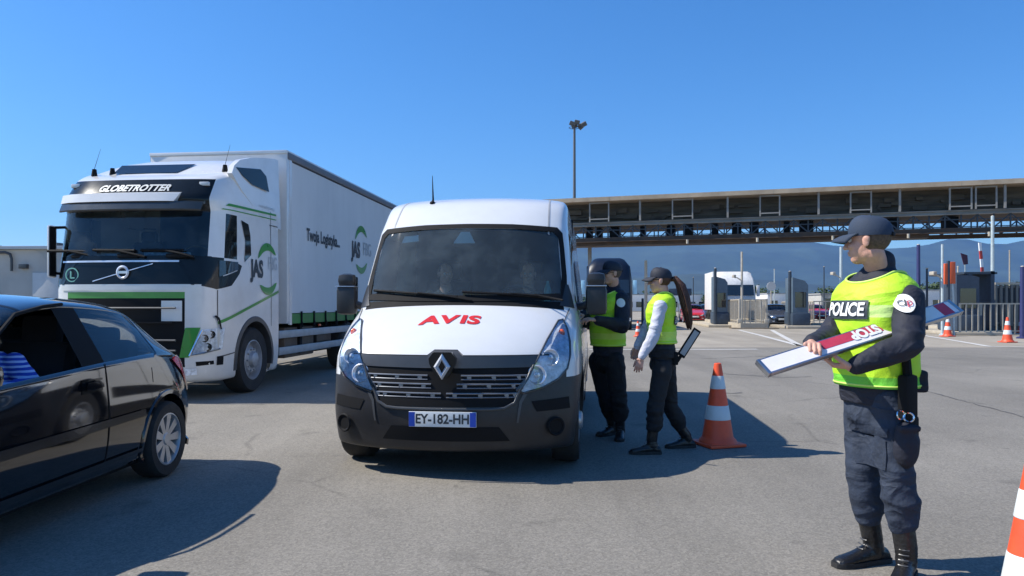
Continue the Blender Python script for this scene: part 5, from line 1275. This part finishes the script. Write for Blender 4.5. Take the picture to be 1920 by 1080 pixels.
# ---- officer leaning to the van window
b3 = Vector((.97, 7.55, 0)); f3 = Vector((-.90, -.44, 0)).normalized()
RGM = [(r[0] * .985, r[1], r[2] * .92, r[3] * .90) for r in RG]
MAN = dict(base=b3, label='policeman in sunglasses and yellow vest talking at the driver window of the van', face=f3, look=Vector((-.95, -.30, -.08)), rings=RGM, scale=.97,
  j=dict(head=W(1146, 513, 7.50), neck=W(1150, 543, 7.55), torso=b3, shL=W(1166, 562, 7.40), elL=W(1166, 612, 7.27), wrL=W(1118, 600, 7.14),
         shR=W(1118, 560, 7.70), elR=W(1098, 602, 7.62), wrR=W(1092, 590, 7.42),
         hipL=W(1152, 676, 7.45), knL=W(1160, 748, 7.42), anL=W(1163, 808, 7.50), toeL=W(1160, 822, 7.22),
         hipR=W(1122, 676, 7.68), knR=W(1136, 746, 7.66), anR=W(1148, 800, 7.72), toeR=W(1120, 808, 7.60)),
  trousers='blackcloth', jacket='navy', collar=.04, cap='cap_dark', shades=True, hair='hair', legw=1.05,
  handL=((-.9, -.2, .1), (-.1, .3, -.9), (-.1, .9, .2), .4), handR=((-.6, -.7, .1), (-.3, .1, -.9), (.5, -.6, .1), .4), vest=(.93, 1.44, 'vest_m'))
person(MAN)
circ = [(.040 * math.cos(2 * math.pi * k / 20), .044 * math.sin(2 * math.pi * k / 20)) for k in range(20)]
on_cloth(MAN, '_jb', poly_mesh([circ]), W(1163, 568, 7.35), (0, 1, 0), (1, 0, 0), (0, 0, 1), 'paper', 'sleeve_badge', .006, .02)

# ---- seated people
def seated(base, f, label, jacket, hairm, s=.95, arms=None, look=None, z0=.0):
    f = Vector(f).normalized(); z = Vector((0, 0, 1)); l = z.cross(f); B = Vector(base)
    rg = [(.0, 0, .13, .17), (.12, 0, .125, .165), (.28, .01, .13, .18), (.40, .0, .115, .18), (.46, -.01, .085, .14), (.50, -.015, .06, .08)]
    A = lambda a, b, c: B + f * a + l * b + z * c
    jj = dict(head=A(.02, 0, .66), neck=A(0, 0, .52), torso=B)
    for sd, k in (('L', 1), ('R', -1)):
        jj['sh' + sd] = A(0, .175 * k, .43); e, w_ = (arms or {}).get(sd, ((.10, .24, .20), (.36, .16, .24))); jj['el' + sd] = A(e[0], e[1] * k, e[2]); jj['wr' + sd] = A(w_[0], w_[1] * k, w_[2])
    return dict(base=B, label=label, face=f, look=look or f, rings=rg, scale=s, j=jj, jacket=jacket, hair=hairm, armw=.85, legw=1,
                handL=(f * 1.0, -z, -l, .6), handR=(f, -z, l, .6))
vf = vanpt(0, 0, 0) - vanpt(0, 1, 0)
person(seated(vanpt(.45, 2.28, 1.0), vf, 'driver in dark clothes sitting behind the wheel of the white van', 'navy', 'hair'))
person(seated(vanpt(-.42, 2.2, 1.0), vf, 'passenger in a dark top sitting at the far side of the white van cab', 'blackcloth', 'hair', look=vf + Vector((.5, 0, 0))))
cf = carpt(0, 0, 0) - carpt(0, 1, 0)
person(seated(carpt(.38, 1.86, .56), cf, 'driver in a blue striped shirt with elbow at the open window of the black car', 'stripe_shirt', 'hair', s=.93,
       arms=dict(L=((.04, .30, .30), (.30, .22, .28)), R=((.12, .2, .18), (.38, .1, .28)))))
pg = G(); pg.ell((0, 0, .22), (.20, .14, .24), n=14); pg.ell((.02, 0, .40), (.14, .11, .12), n=12)
bagm = blob(pg, .02, 2, wrinkle(.02)); bg_ = bagm.obj('bag', 'bag', None, 80); bg_.location = carpt(.2, 2.72, .58); tag(bg_, 'dark slumped bag on the rear seat of the black car', 'bag')
# ================================================================== CONES
def cone_at(loc, label, h=.75, rz=0, group='traffic cones on the roadway'):
    t = thing('traffic_cone', label, 'traffic cone', loc, rz, group); k = h / .75
    r = lambda z: .145 - (.145 - .032) * (z - .05) / .70
    G().box((0, 0, .018), (.37, .37, .03), None, .012).obj('base', 'orange', t)
    g = G(); g.lathe([(.175, .032), (.165, .055), (r(.06), .075)] + [(r(z / 100), z / 100) for z in range(9, 76, 6)] + [(.030, .752), (.022, .756), (.018, .70)], n=32); g.obj('body', 'orange', t)
    for a, b in ((.24, .37), (.52, .64)): G().lathe([(r(a) + .0005, a), (r(a) + .003, a + .003), (r(b) + .003, b - .003), (r(b) + .0005, b)], n=32).obj('reflective_band', 'retro', t)
    t.scale = (k,) * 3; return t
c0 = cone_at((1.97, 7.15, 0), 'scuffed orange and white cone in the van shadow behind the policewoman', .78, .3)
c1 = dup(c0, (2.075, 2.97, 0), .2, 'large orange and white cone nearest the camera, cut off at the right edge', .71 / .75)
for px, pb, top, lab in ((1777, 634, 592, 'small orange cone under the end of the stop board, on the pale apron'), (1889, 645, 595, 'orange cone with grey bands right of the railings, middle of the far cones'), (1917, 627, 583, 'farthest orange cone at the right edge of the photo'), (1196, 634, 602, 'orange cone glimpsed between the two officers beside the van')):
    p = GR(px, pb - 3); h = (pb - 3 - top) / FPX * p.y; dup(c0, (p.x, p.y, 0), random.random(), lab, h / .75)

# ================================================================== TOLL PLAZA FURNITURE
RZ = -math.atan2(155, FPX)
def rail(parent, pts, z0, h, step=.16, r=.02, name='railing', m='galv', mid=False, posts=True):
    g = G()
    for a, b in zip(pts, pts[1:]):
        a, b = Vector((*a, 0)), Vector((*b, 0)); L_ = (b - a).length; n = max(1, int(L_ / step))
        g.bar(a + Vector((0, 0, z0 + h)), b + Vector((0, 0, z0 + h)), .06, .06); g.bar(a + Vector((0, 0, z0 + .14)), b + Vector((0, 0, z0 + .14)), .04, .04)
        if mid: g.bar(a + Vector((0, 0, z0 + h * .5)), b + Vector((0, 0, z0 + h * .5)), .04, .04)
        for k in range(n + 1):
            p = a + (b - a) * k / n; g.bar(p + Vector((0, 0, z0)), p + Vector((0, 0, z0 + h)), r, r) if (k % 8 or not posts) else g.bar(p + Vector((0, 0, z0 - .02)), p + Vector((0, 0, z0 + h + .03)), .07, .07)
    return g.obj(name, m, parent)
p = GR(1414, 616); isl = thing('toll_island', 'pale concrete toll island with kerbs and a grey baluster railing around it, nearest the camera', 'toll island', (p.x, p.y, 0), RZ)
g = G(); g.prism([(-.9, .3), (-.75, 0), (.75, -.0), (.9, .3), (.9, 13), (-.9, 13)], 0, .30, lambda x, y, z: (x, y, z)); g.obj('kerb', 'concrete', isl)
rail(isl, [(-.75, 9), (-.75, .35), (.75, .25), (.75, 9)], .30, 1.35, .30, .05)
g = G()
for x in (-.75, .75): g.box((x, .3, .42), (.28, .28, .24), None, .03); g.box((x, .3, .85), (.12, .12, 1.7), None, .02)
g.obj('corner_post', 'galv', isl)
g = G(); g.box((0, .05, .02), (2.6, .9, .04)); g.obj('foot_plate', 'dirt_edge', isl)
def pole(px, top, Y, r, m, label, name='pole', cat='pole', head=None, lean=0, group=None, base=0.0):
    q = W(px, 560, Y); H = W(px, top, Y).z; t = thing(name, label, cat, (q.x, q.y, base), 0, group)
    G().tube([(0, 0, 0), (lean * H, 0, H)], [r, r * .8], 10).obj('shaft', m, t); G().lathe([(r * 2.2, 0), (r * 2.2, .04), (r * 1.2, .08)], n=14, cap=True).obj('foot', m, t)
    if head: head(t, H)
    return t
def lamp_head(t, H):
    g = G(); g.bar((-.35, 0, H), (.35, 0, H), .06, .06); g.box((-.3, -.03, H + .08), (.28, .2, .12), None, .03); g.box((.3, -.03, H + .05), (.28, .2, .12), None, .03); g.obj('lamp', 'galv', t)
def cam_head(t, H):
    g = G(); g.tube([(0, 0, H * .62), (-.3, -.1, H * .66), (-.45, -.1, H * .66)], .03, 6); g.box((-.5, -.15, H * .68), (.16, .36, .16), None, .03); g.obj('camera', 'galv', t)
def plain(t, H): G().ell((0, 0, H), (.07, .07, .04), n=8).obj('finial', 'galv', t)
pole(1391, 472, 43, .075, 'galv', 'pale grey lamp post standing inside the railing of the nearest toll island', 'lamp_post', 'lamp post', cam_head)
pole(1341, 503, 46, .11, 'steel_dark', 'dark post at the left corner of the blue-grey toll booth left of the white lorry', head=plain, cat='post', name='post')
pole(1481, 509, 44, .12, 'steel_dark', 'dark post left of the second blue-grey toll booth', head=plain, cat='post', name='post')
pole(1577, 463, 40, .09, 'pale_steel', 'pale turquoise pole with small lamps left of the policeman\'s head', 'lamp_post', 'lamp post', cam_head)
pole(1722, 459, 36, .10, 'steel_navy', 'thick dark blue pole right of the policeman\'s collar', head=plain, cat='post', name='post')
pole(1738, 503, 36, .06, 'steel_dark', 'short thin dark pole right of the thick dark blue pole', head=plain, cat='post', name='post')
pole(1767, 458, 33, .065, 'pale_steel', 'thin white pole in front of the orange panel', head=cam_head, cat='post', name='post')
pole(1861, 405, 48, .12, 'pale_steel', 'tall pale grey pole rising past the canopy at right', head=plain, cat='post', name='post')
pole(1211, 489, 60, .14, 'galv', 'pale grey post just left of the policewoman\'s cap', head=plain, cat='post', name='post')
pole(1205, 560, 50, .10, 'steel_dark', 'dark post behind the policewoman\'s shoulder', head=plain, cat='post', name='post')
pole(1917, 500, 30, .10, 'steel_navy', 'dark blue post at the right edge of the photo', head=plain, cat='post', name='post')
def booth(px0, px1, top0, top1, Y, label, m='booth'):
    a, b = W(px0, 560, Y), W(px1, 560, Y); w_ = b.x - a.x; t = thing('toll_booth', label, 'toll booth', ((a.x + b.x) / 2, Y, 0), RZ)
    z0, z1 = W(0, top0, Y).z, W(0, top1, Y).z; h = w_ / 2
    g = G(); g.prism([(-h, .9), (h, .9), (h, z1), (h * .6, z1 + (z0 - z1) * .55), (-h, z0)], 0, 1.7, lambda x, y, z: (x, z, y)); g.obj('wall', m, t)
    g = G(); g.box2((-h - .05, -.1, .15), (h + .12, 1.9, .9), .12); g.obj('plinth', 'booth_low', t)
    g = G(); g.box2((-h * .7, -.02, 1.2), (h * .7, -.005, 2.1)); g.box2((h, .4, 1.2), (h + .012, 1.4, 2.2)); g.obj('window', 'dark_glass', t)
    g = G(); g.box2((-h - .6, -1.2, 0), (h + .6, 12, .15), .03); g.obj('kerb', 'concrete', t); return t
booth(1342, 1364, 518, 530, 46, 'blue-grey toll booth with sloped roof left of the white lorry')
booth(1487, 1515, 520, 535, 43.5, 'blue-grey toll booth with slanted roof between the first island and the policeman')
booth(1795, 1835, 515, 520, 34, 'dark blue toll booth behind the railings right of the orange panel', 'booth_low')
# right-hand railing section, signs, fence
p = GR(1818, 614); q = GR(1905, 612)
t = thing('crowd_railing', 'grey metal railing on concrete feet behind the far cones at right', 'railing', (p.x, p.y, 0))
e = q - p
rail(t, [(0, 0), (e.x, e.y), (e.x + 3.0, e.y + .3)], 0.12, 1.42, .62, .07, mid=True, posts=False)
g = G(); g.prism([(-.35, -.2), (.35, -.2), (.22, .3), (.12, .55), (-.12, .55), (-.22, .3)], -.25, .25, lambda x, y, z: (x, z, y + .2)); g.box((1.6, .6, .08), (3.6, .25, .16), None, .03); g.obj('concrete_foot', 'concrete', t)
p = W(1880, 590, 36)
t = thing('toll_island', 'long low concrete toll island with a grey railing behind the far cones at right', 'toll island', (W(1760, 600, 38).x, 38, 0), RZ)
G().box2((0, 0, 0), (9, 1.6, .28), .04).obj('kerb', 'concrete', t); rail(t, [(0.2, .4), (8.8, .4)], .28, 1.3, .40, .05)
t = thing('toll_island', 'low concrete kerb with pale railing between the second toll booth and the policeman', 'toll island', (W(1522, 600, 45).x, 45, 0), RZ)
G().box2((0, 0, 0), (3.2, 10, .26), .04).obj('kerb', 'concrete', t); rail(t, [(0.2, 8), (0.2, .3), (3.0, .3)], .26, 1.3, .34, .05)
t = thing('orange_sign_panel', 'orange and red upright panel on a dark post right of the policeman', 'sign', (W(1779, 560, 32).x, 32, 0))
a = 32 / FPX; z0 = W(0, 540, 32).z
g = G(); g.box2((-9 * a, -.05, W(0, 533, 32).z), (-3 * a, .05, W(0, 494, 32).z), .02); g.obj('narrow_panel', 'orange_board', t)
g = G(); g.box2((1 * a, -.08, W(0, 532, 32).z), (11 * a, .08, W(0, 491, 32).z), .03); g.obj('panel', 'orange_board', t)
G().box2((-3 * a, -.06, 0), (1 * a, .06, W(0, 489, 32).z), .01).obj('post', 'steel_dark', t)
G().tube([(6 * a, 0, W(0, 532, 32).z), (8 * a, 0, 1.6), (9 * a, 0, 0)], .05, 8).obj('bracket', 'pale_steel', t)
# striped barrier boom
t = thing('barrier_boom', 'raised red and white striped barrier arm leaning at right, beside the tall pale pole', 'barrier', (W(1848, 560, 36).x, 36, 0))
a = W(1848, 540, 36) - W(1848, 560, 36); A0 = Vector((0, 0, 1.2)); B0 = W(1837, 455, 36) - Vector((W(1848, 560, 36).x, 36, 0))
for k in range(8):
    G().bar(A0 + (B0 - A0) * k / 8, A0 + (B0 - A0) * (k + 1) / 8, .12, .07).obj('arm_section', 'paper' if k % 2 else 'red_dull', t)
G().box2((-.2, -.2, 0), (.2, .2, 1.3), .03).obj('cabinet', 'booth_low', t)
# kiosk with posters and slatted fence
t = thing('kiosk', 'small dark open-fronted kiosk with pale posters behind the railings at right', 'kiosk', (W(1838, 560, 35).x, 35, 0))
a = 35 / FPX; g = G(); g.box2((-30 * a, 0, W(0, 514, 35).z), (32 * a, 3, W(0, 510, 35).z)); g.obj('roof', 'steel_dark', t)
g = G(); g.box2((-14 * a, 2, 0), (24 * a, 2.1, W(0, 514, 35).z)); g.box2((20 * a, 0, 0), (27 * a, 2, W(0, 508, 35).z)); g.box2((-22 * a, 0, 0), (-15 * a, .2, W(0, 514, 35).z)); g.obj('wall', 'booth_low', t)
g = G(); g.box2((-10 * a, 1.95, W(0, 548, 35).z), (6 * a, 1.99, W(0, 520, 35).z)); g.obj('poster', 'poster', t)
t = thing('slatted_fence', 'dark grey slatted metal fence at the right edge behind the railings', 'fence', (W(1866, 560, 37).x, 37, 0))
g = G()
for k in range(40): g.box2((k * .26, 0, .3), (k * .26 + .11, .06, 2.35))
g.box2((0, .065, .4), (10.4, .1, .5)); g.box2((0, .065, 2.2), (10.4, .1, 2.3)); g.obj('slats', 'fence_grey', t)
g = G(); g.box2((0, -.02, 2.36), (10.4, .12, 2.46)); g.obj('top_rail', 'galv', t)
g = G(); g.box2((0, .4, 0), (10.4, .5, 2.2)); g.obj('backing_panel', 'steel_dark', t)
t = thing('road_sign', 'small dark sign hanging on a thin pole against the hills above the orange panel', 'sign', (W(1807, 560, 60).x, 60, 0))
H = W(0, 485, 60).z; G().tube([(.1, 0, 0), (.1, 0, H)], .03, 6).obj('post', 'pale_steel', t); G().prism([(-.3, .5), (.25, .3), (.3, -.5), (-.05, -.55)], -.04, -.09, lambda x, y, z: (x, z, y * .9 + H)).obj('sign_panel', 'red_navy', t)
t = thing('red_parasol', 'flat red shelter roof on thin legs right of the second toll booth', 'shelter', (W(1522, 560, 80).x, 80, 0))
G().prism([(-.8, .0), (.8, 0), (.6, .55), (-.6, .55)], 0, 3, lambda x, y, z: (x, z, y + 2.0)).obj('roof', 'red_dull', t)
g = G(); [g.bar((x, y, 0), (x, y, 2.05), .08, .08) for x in (-.7, .7) for y in (.1, 2.9)]; g.obj('leg', 'galv', t)
for px, Y, w_, h_, lab, m in ((1245, 150, 30, 3.4, 'long white lorry trailer parked far off behind the policewoman', 'far_white'), (1462, 110, 3.6, 3.0, 'white van body parked beyond the second toll booth', 'far_white'), (1730, 95, 9, 3.2, 'white building low behind the policeman\'s shoulder', 'far_white'), (1560, 75, 2.2, 2.4, 'grey container just left of the policeman\'s chest', 'cabin')):
    t = thing('low_building' if w_ > 5 else 'container', lab, 'building' if w_ > 5 else 'container', (W(px, 560, Y).x, Y, 0))
    G().box2((-w_ / 2, 0, .1), (w_ / 2, 6, h_), .05).obj('wall', m, t); G().box2((-w_ / 2 - .1, -.1, h_), (w_ / 2 + .1, 6.1, h_ + .12)).obj('roof', 'trim_light', t)
    g = G(); [g.box2((-w_ / 2 + .4 + k * 1.8, -.03, .9), (-w_ / 2 + 1.5 + k * 1.8, -.004, 2.0)) for k in range(int(w_ / 1.9))]; g.obj('windows_band' if w_ > 5 else 'door', 'dark_glass', t)
# more plaza clutter: bollards, signs, hoardings
for px, pb, lab in ((1336, 600, 'left'), (1352, 598, 'middle'), (1330, 596, 'farther')):
    q = GR(px, pb); t = thing('lane_bollard', {'left': 'red and white lane bollard at the foot of the first toll booth', 'middle': 'red and white lane bollard just in front of the white lorry', 'farther': 'red and white lane bollard beside the small red car'}[lab], 'bollard', (q.x, q.y, 0), 0, 'lane bollards')
    g = G(); g.cyl((0, 0, 0), (0, 0, .5), .13, 10); g.cyl((0, 0, .75), (0, 0, 1.1), .12, 10); g.obj('post', 'red_dull', t); G().cyl((0, 0, .5), (0, 0, .75), .128, 10).obj('white_band', 'paper', t)
t = thing('barrier_fence', 'pale low mesh fence far behind the ponytail of the policewoman', 'fence', (W(1292, 560, 70).x, 70, 0)); rail(t, [(-2.4, 0), (2.6, 0)], .05, 1.4, .35, .05)
t = thing('barrier_fence', 'grey railing run in front of the slatted fence at right', 'fence', (W(1800, 600, 33).x, 33, 0)); rail(t, [(0, 0), (6.5, .4)], .05, 1.35, .28, .045)
t = thing('road_sign', 'round-topped lane sign on a thin pole beyond the second toll booth', 'sign', (W(1446, 560, 70).x, 70, 0)); G().tube([(0, .04, 0), (0, .04, 3.2)], .05, 6).obj('post', 'galv', t); G().lathe([(.001, 0), (.42, 0), (.42, .04), (.001, .04)], (0, -.02, 3.1), Vector((0, -1, 0)), 20).obj('sign_panel', 'paper', t)
for px, top, Y, m, lab in ((1236, 545, 90, 'galv', 'thin far-off pole between the policewoman\'s cap and the white lorry'), (1300, 520, 85, 'steel_dark', 'thin dark far-off pole above the small red car'), (1452, 505, 75, 'pale_steel', 'thin pale pole right of the white lorry'), (1545, 500, 70, 'steel_dark', 'thin dark pole between the second booth and the turquoise pole'), (1796, 500, 50, 'galv', 'thin grey pole left of the dark kiosk'), (1893, 470, 60, 'galv', 'thin grey pole above the slatted fence')):
    pole(px, top, Y, .06, m, lab, 'post', 'post', head=plain)
t = thing('gantry_sign', 'dark lane sign box on two legs behind the first toll booth', 'sign', (W(1275, 560, 95).x, 95, 0)); g = G(); g.bar((-1.2, 0, 0), (-1.2, 0, 3.4), .12, .12); g.bar((1.2, 0, 0), (1.2, 0, 3.4), .12, .12); g.obj('leg', 'galv', t); G().box((0, 0, 3.0), (2.9, .3, .9), None, .05).obj('sign_panel', 'booth_low', t)
# ------------------------------------------------------------------ far vehicles
def far_lorry(px, Y, w_, top, paint, label, dark=False, TL=13):
    H = W(0, top, Y).z; t = thing('lorry', label, 'lorry', (W(px, 560, Y).x, Y, 0), RZ); h = w_ / 2
    R_ = []
    for z, yc, ww in ((.45, .1, h * .96), (.6, 0, h), (1.5, 0, h), (1.95, .03, h), (2.75, .22, h * .98), (H - .5, .45, h * (.92 if dark else .96)), (H - .1, .9, h * (.68 if dark else .9)), (H, 1.3, h * (.55 if dark else .8))):
        P = [(-ww, 2.2), (-ww, yc + .35), (-ww * .9, yc + .08), (-ww * .6, yc), (ww * .6, yc), (ww * .9, yc + .08), (ww, yc + .35), (ww, 2.2)]; R_.append([Vector((x, y, z)) for x, y in P])
    g = G().loft(R_); c = g.obj('cab', paint, t, 40)
    P = [(-h * .86, 1.98), (h * .86, 1.98), (h * .84, 2.70), (-h * .84, 2.70)]; G().prism(P, 0, .02, lambda x, y, z: (x, .0 + (y - 1.95) * .24 - z, y)).obj('windscreen', 'dark_glass', t)
    G().box2((-h * .8, -.03, .75), (h * .8, .02, 1.45), .02).obj('grille', 'black', t)
    G().box2((-h * .95, -.05, .40), (h * .95, .05, .72), .03).obj('bumper', 'trim_light' if not dark else 'plastic', t)
    for s in (-1, 1):
        G().box2((s * h * .60, -.07, .48), (s * h * .92, -.045, .66), .01).obj('headlight', 'lens_solid', t)
        G().box((s * (h + .14), .25, 2.3), (.2, .12, .75), None, .03).obj('wing_mirror', 'mirror_pale' if dark else 'far_white', t)
        for y in (1.0, TL - 2.6, TL - 1.3): G().lathe([(.3, -.15), (.5, -.14), (.5, .14), (.3, .15), (.28, .05), (.001, .05)], (s * (h - .16), y, .5), Vector((s, 0, 0)), 20).obj('wheel', 'rubber', t)
    G().box2((-h * .98, 2.7, 1.0), (h * .98, TL, H + .08 - (.45 if dark else 0)), .03).obj('trailer', paint if not dark else 'blue_truck', t)
    G().box2((-.4, 1, .5), (.4, TL - .5, .9)).obj('chassis', 'black', t); return t
far_lorry(1383, 50, 2.5, 508, 'far_white', 'white lorry coming through the toll lane behind the nearest railing', TL=6.5)
far_lorry(1142, 40, 2.5, 481, 'blue_truck', 'dark blue lorry whose rounded cab roof shows above the officer at the van', True)
carroot = [o for o in COL.objects if o.name == 'hatchback_car'][0]
def far_car(px, Y, paint, label, rz=RZ, z=0):
    r = dup(carroot, (W(px, 560, Y).x, Y, 0), rz, label); r['group'] = 'cars in the far toll lanes'
    def rec(o):
        for c in o.children:
            if c.data and c.data.materials and c.data.materials[0] == M['black_paint']: c.data = c.data.copy(); c.data.materials[0] = M[paint]
            rec(c)
    rec(r); return r
far_car(1304, 56, 'red_car', 'small red car in the lane left of the first toll booth, behind the policewoman')
far_car(1332, 66, 'dark_car', 'dark car beside the red car at the foot of the first toll booth')
far_car(1468, 46, 'dark_car', 'dark car stopped between the nearest railing and the second toll booth')
far_car(1540, 62, 'red_car', 'red car behind the railing just left of the policeman')
# ------------------------------------------------------------------ vegetation
def tree(loc, h, rad, label, seed, nl=900, group='small trees beyond the toll lanes'):
    rr = random.Random(seed); t = thing('tree', label, 'tree', loc, 0, group)
    g = G(); g.tube([(0, 0, 0), (.05 * h, 0, .35 * h), (0, .02 * h, .7 * h)], [.035 * h, .025 * h, .008 * h], 8)
    for k in range(7):
        a = rr.random() * 6.28; b = Vector((math.cos(a) * rad * .7, math.sin(a) * rad * .7, h * (.5 + .35 * rr.random()))); g.tube([(.03 * h, 0, h * (.25 + .05 * k)), b], [.012 * h, .004 * h], 5)
    g.obj('trunk', 'bark', t)
    cl = [(Vector((rr.uniform(-1, 1) * rad * .7, rr.uniform(-1, 1) * rad * .7, h * rr.uniform(.42, .88))), rad * rr.uniform(.28, .5)) for _ in range(11)]
    g = G(); v = []; f = []
    for k in range(nl):
        c, r_ = rr.choice(cl); d = Vector((rr.gauss(0, 1), rr.gauss(0, 1), rr.gauss(0, 1))).normalized(); p = c + d * r_ * rr.uniform(.6, 1.1); n = (d + Vector((rr.gauss(0, .6), rr.gauss(0, .6), rr.gauss(0, .6)))).normalized(); a, b = frame(n); s = rad * rr.uniform(.05, .11)
        o = len(v); v += [p - a * s, p + b * s * .6, p + a * s, p - b * s * .6]; f.append((o, o + 1, o + 2, o + 3))
    g.v = v; g.f = f; g.obj('crown', 'leaf', t, fix=False); return t
for i, (px, Y, h, rad, lab) in enumerate(((1433, 120, 4.6, 2.6, 'round dark bush-like tree right of the white lorry'), (1417, 130, 3.9, 1.6, 'small narrow tree close to the white lorry'), (1545, 120, 4.0, 2.4, 'dark tree above the railing left of the policeman'),
    (1240, 160, 4.4, 2.8, 'low tree behind the policewoman\'s ponytail'), (1292, 170, 4.2, 2.4, 'low tree above the red car'), (1322, 150, 4.0, 2.0, 'tree left of the first toll booth'), (1742, 110, 4.4, 3.0, 'green tree at the foot of the dark blue pole'), (1752, 140, 5.2, 3.6, 'tree behind the orange panel'), (1905, 130, 5.0, 3.2, 'tree above the slatted fence'))):
    q = W(px, 560, Y); tree((q.x, q.y, 0), h, rad, lab, 20 + i)
rr = random.Random(5); g = G(); v = []; f = []
for k in range(9000):
    px = rr.uniform(-100, 2300); Y = rr.uniform(380, 620); x = (px - 960) / FPX * Y; hh = 7 + 4 * noise.noise(Vector((x / 30, 1, 0))) + 3 * noise.noise(Vector((x / 9, 4, 0)))
    p = Vector((x, Y, max(.3, hh) * rr.random() ** .7)); n = Vector((rr.gauss(0, 1), rr.gauss(0, 1), rr.gauss(0, 1))).normalized(); a, b = frame(n); s = rr.uniform(.6, 1.6)
    o = len(v); v += [p - a * s, p + b * s * .7, p + a * s, p - b * s * .7]; f.append((o, o + 1, o + 2, o + 3))
g.v = v; g.f = f; o = g.obj('distant_woods', 'leaf', None, fix=False); tag(o, 'dark green band of far-off trees at the foot of the hills', 'trees', None, 'stuff')
# ------------------------------------------------------------------ haze
hz = G().box2((-13900, -290, -40), (13900, 9900, 1250)).obj('haze', 'leaf'); hz.data.materials.clear()
hm = bpy.data.materials.new('haze_air'); hm.use_nodes = True; t = hm.node_tree; t.nodes.clear(); o = N(t, 'ShaderNodeOutputMaterial'); vv = N(t, 'ShaderNodeVolumePrincipled')
vv.inputs['Color'].default_value = (.22, .52, 1, 1); vv.inputs['Density'].default_value = HAZE_D; vv.inputs['Anisotropy'].default_value = .2
t.links.new(vv.outputs[0], o.inputs['Volume']); hz.data.materials.append(hm); tag(hz, None, None, None, 'stuff'); hz['label'] = 'thin blue haze in front of the far mountains'; hz['category'] = 'haze'
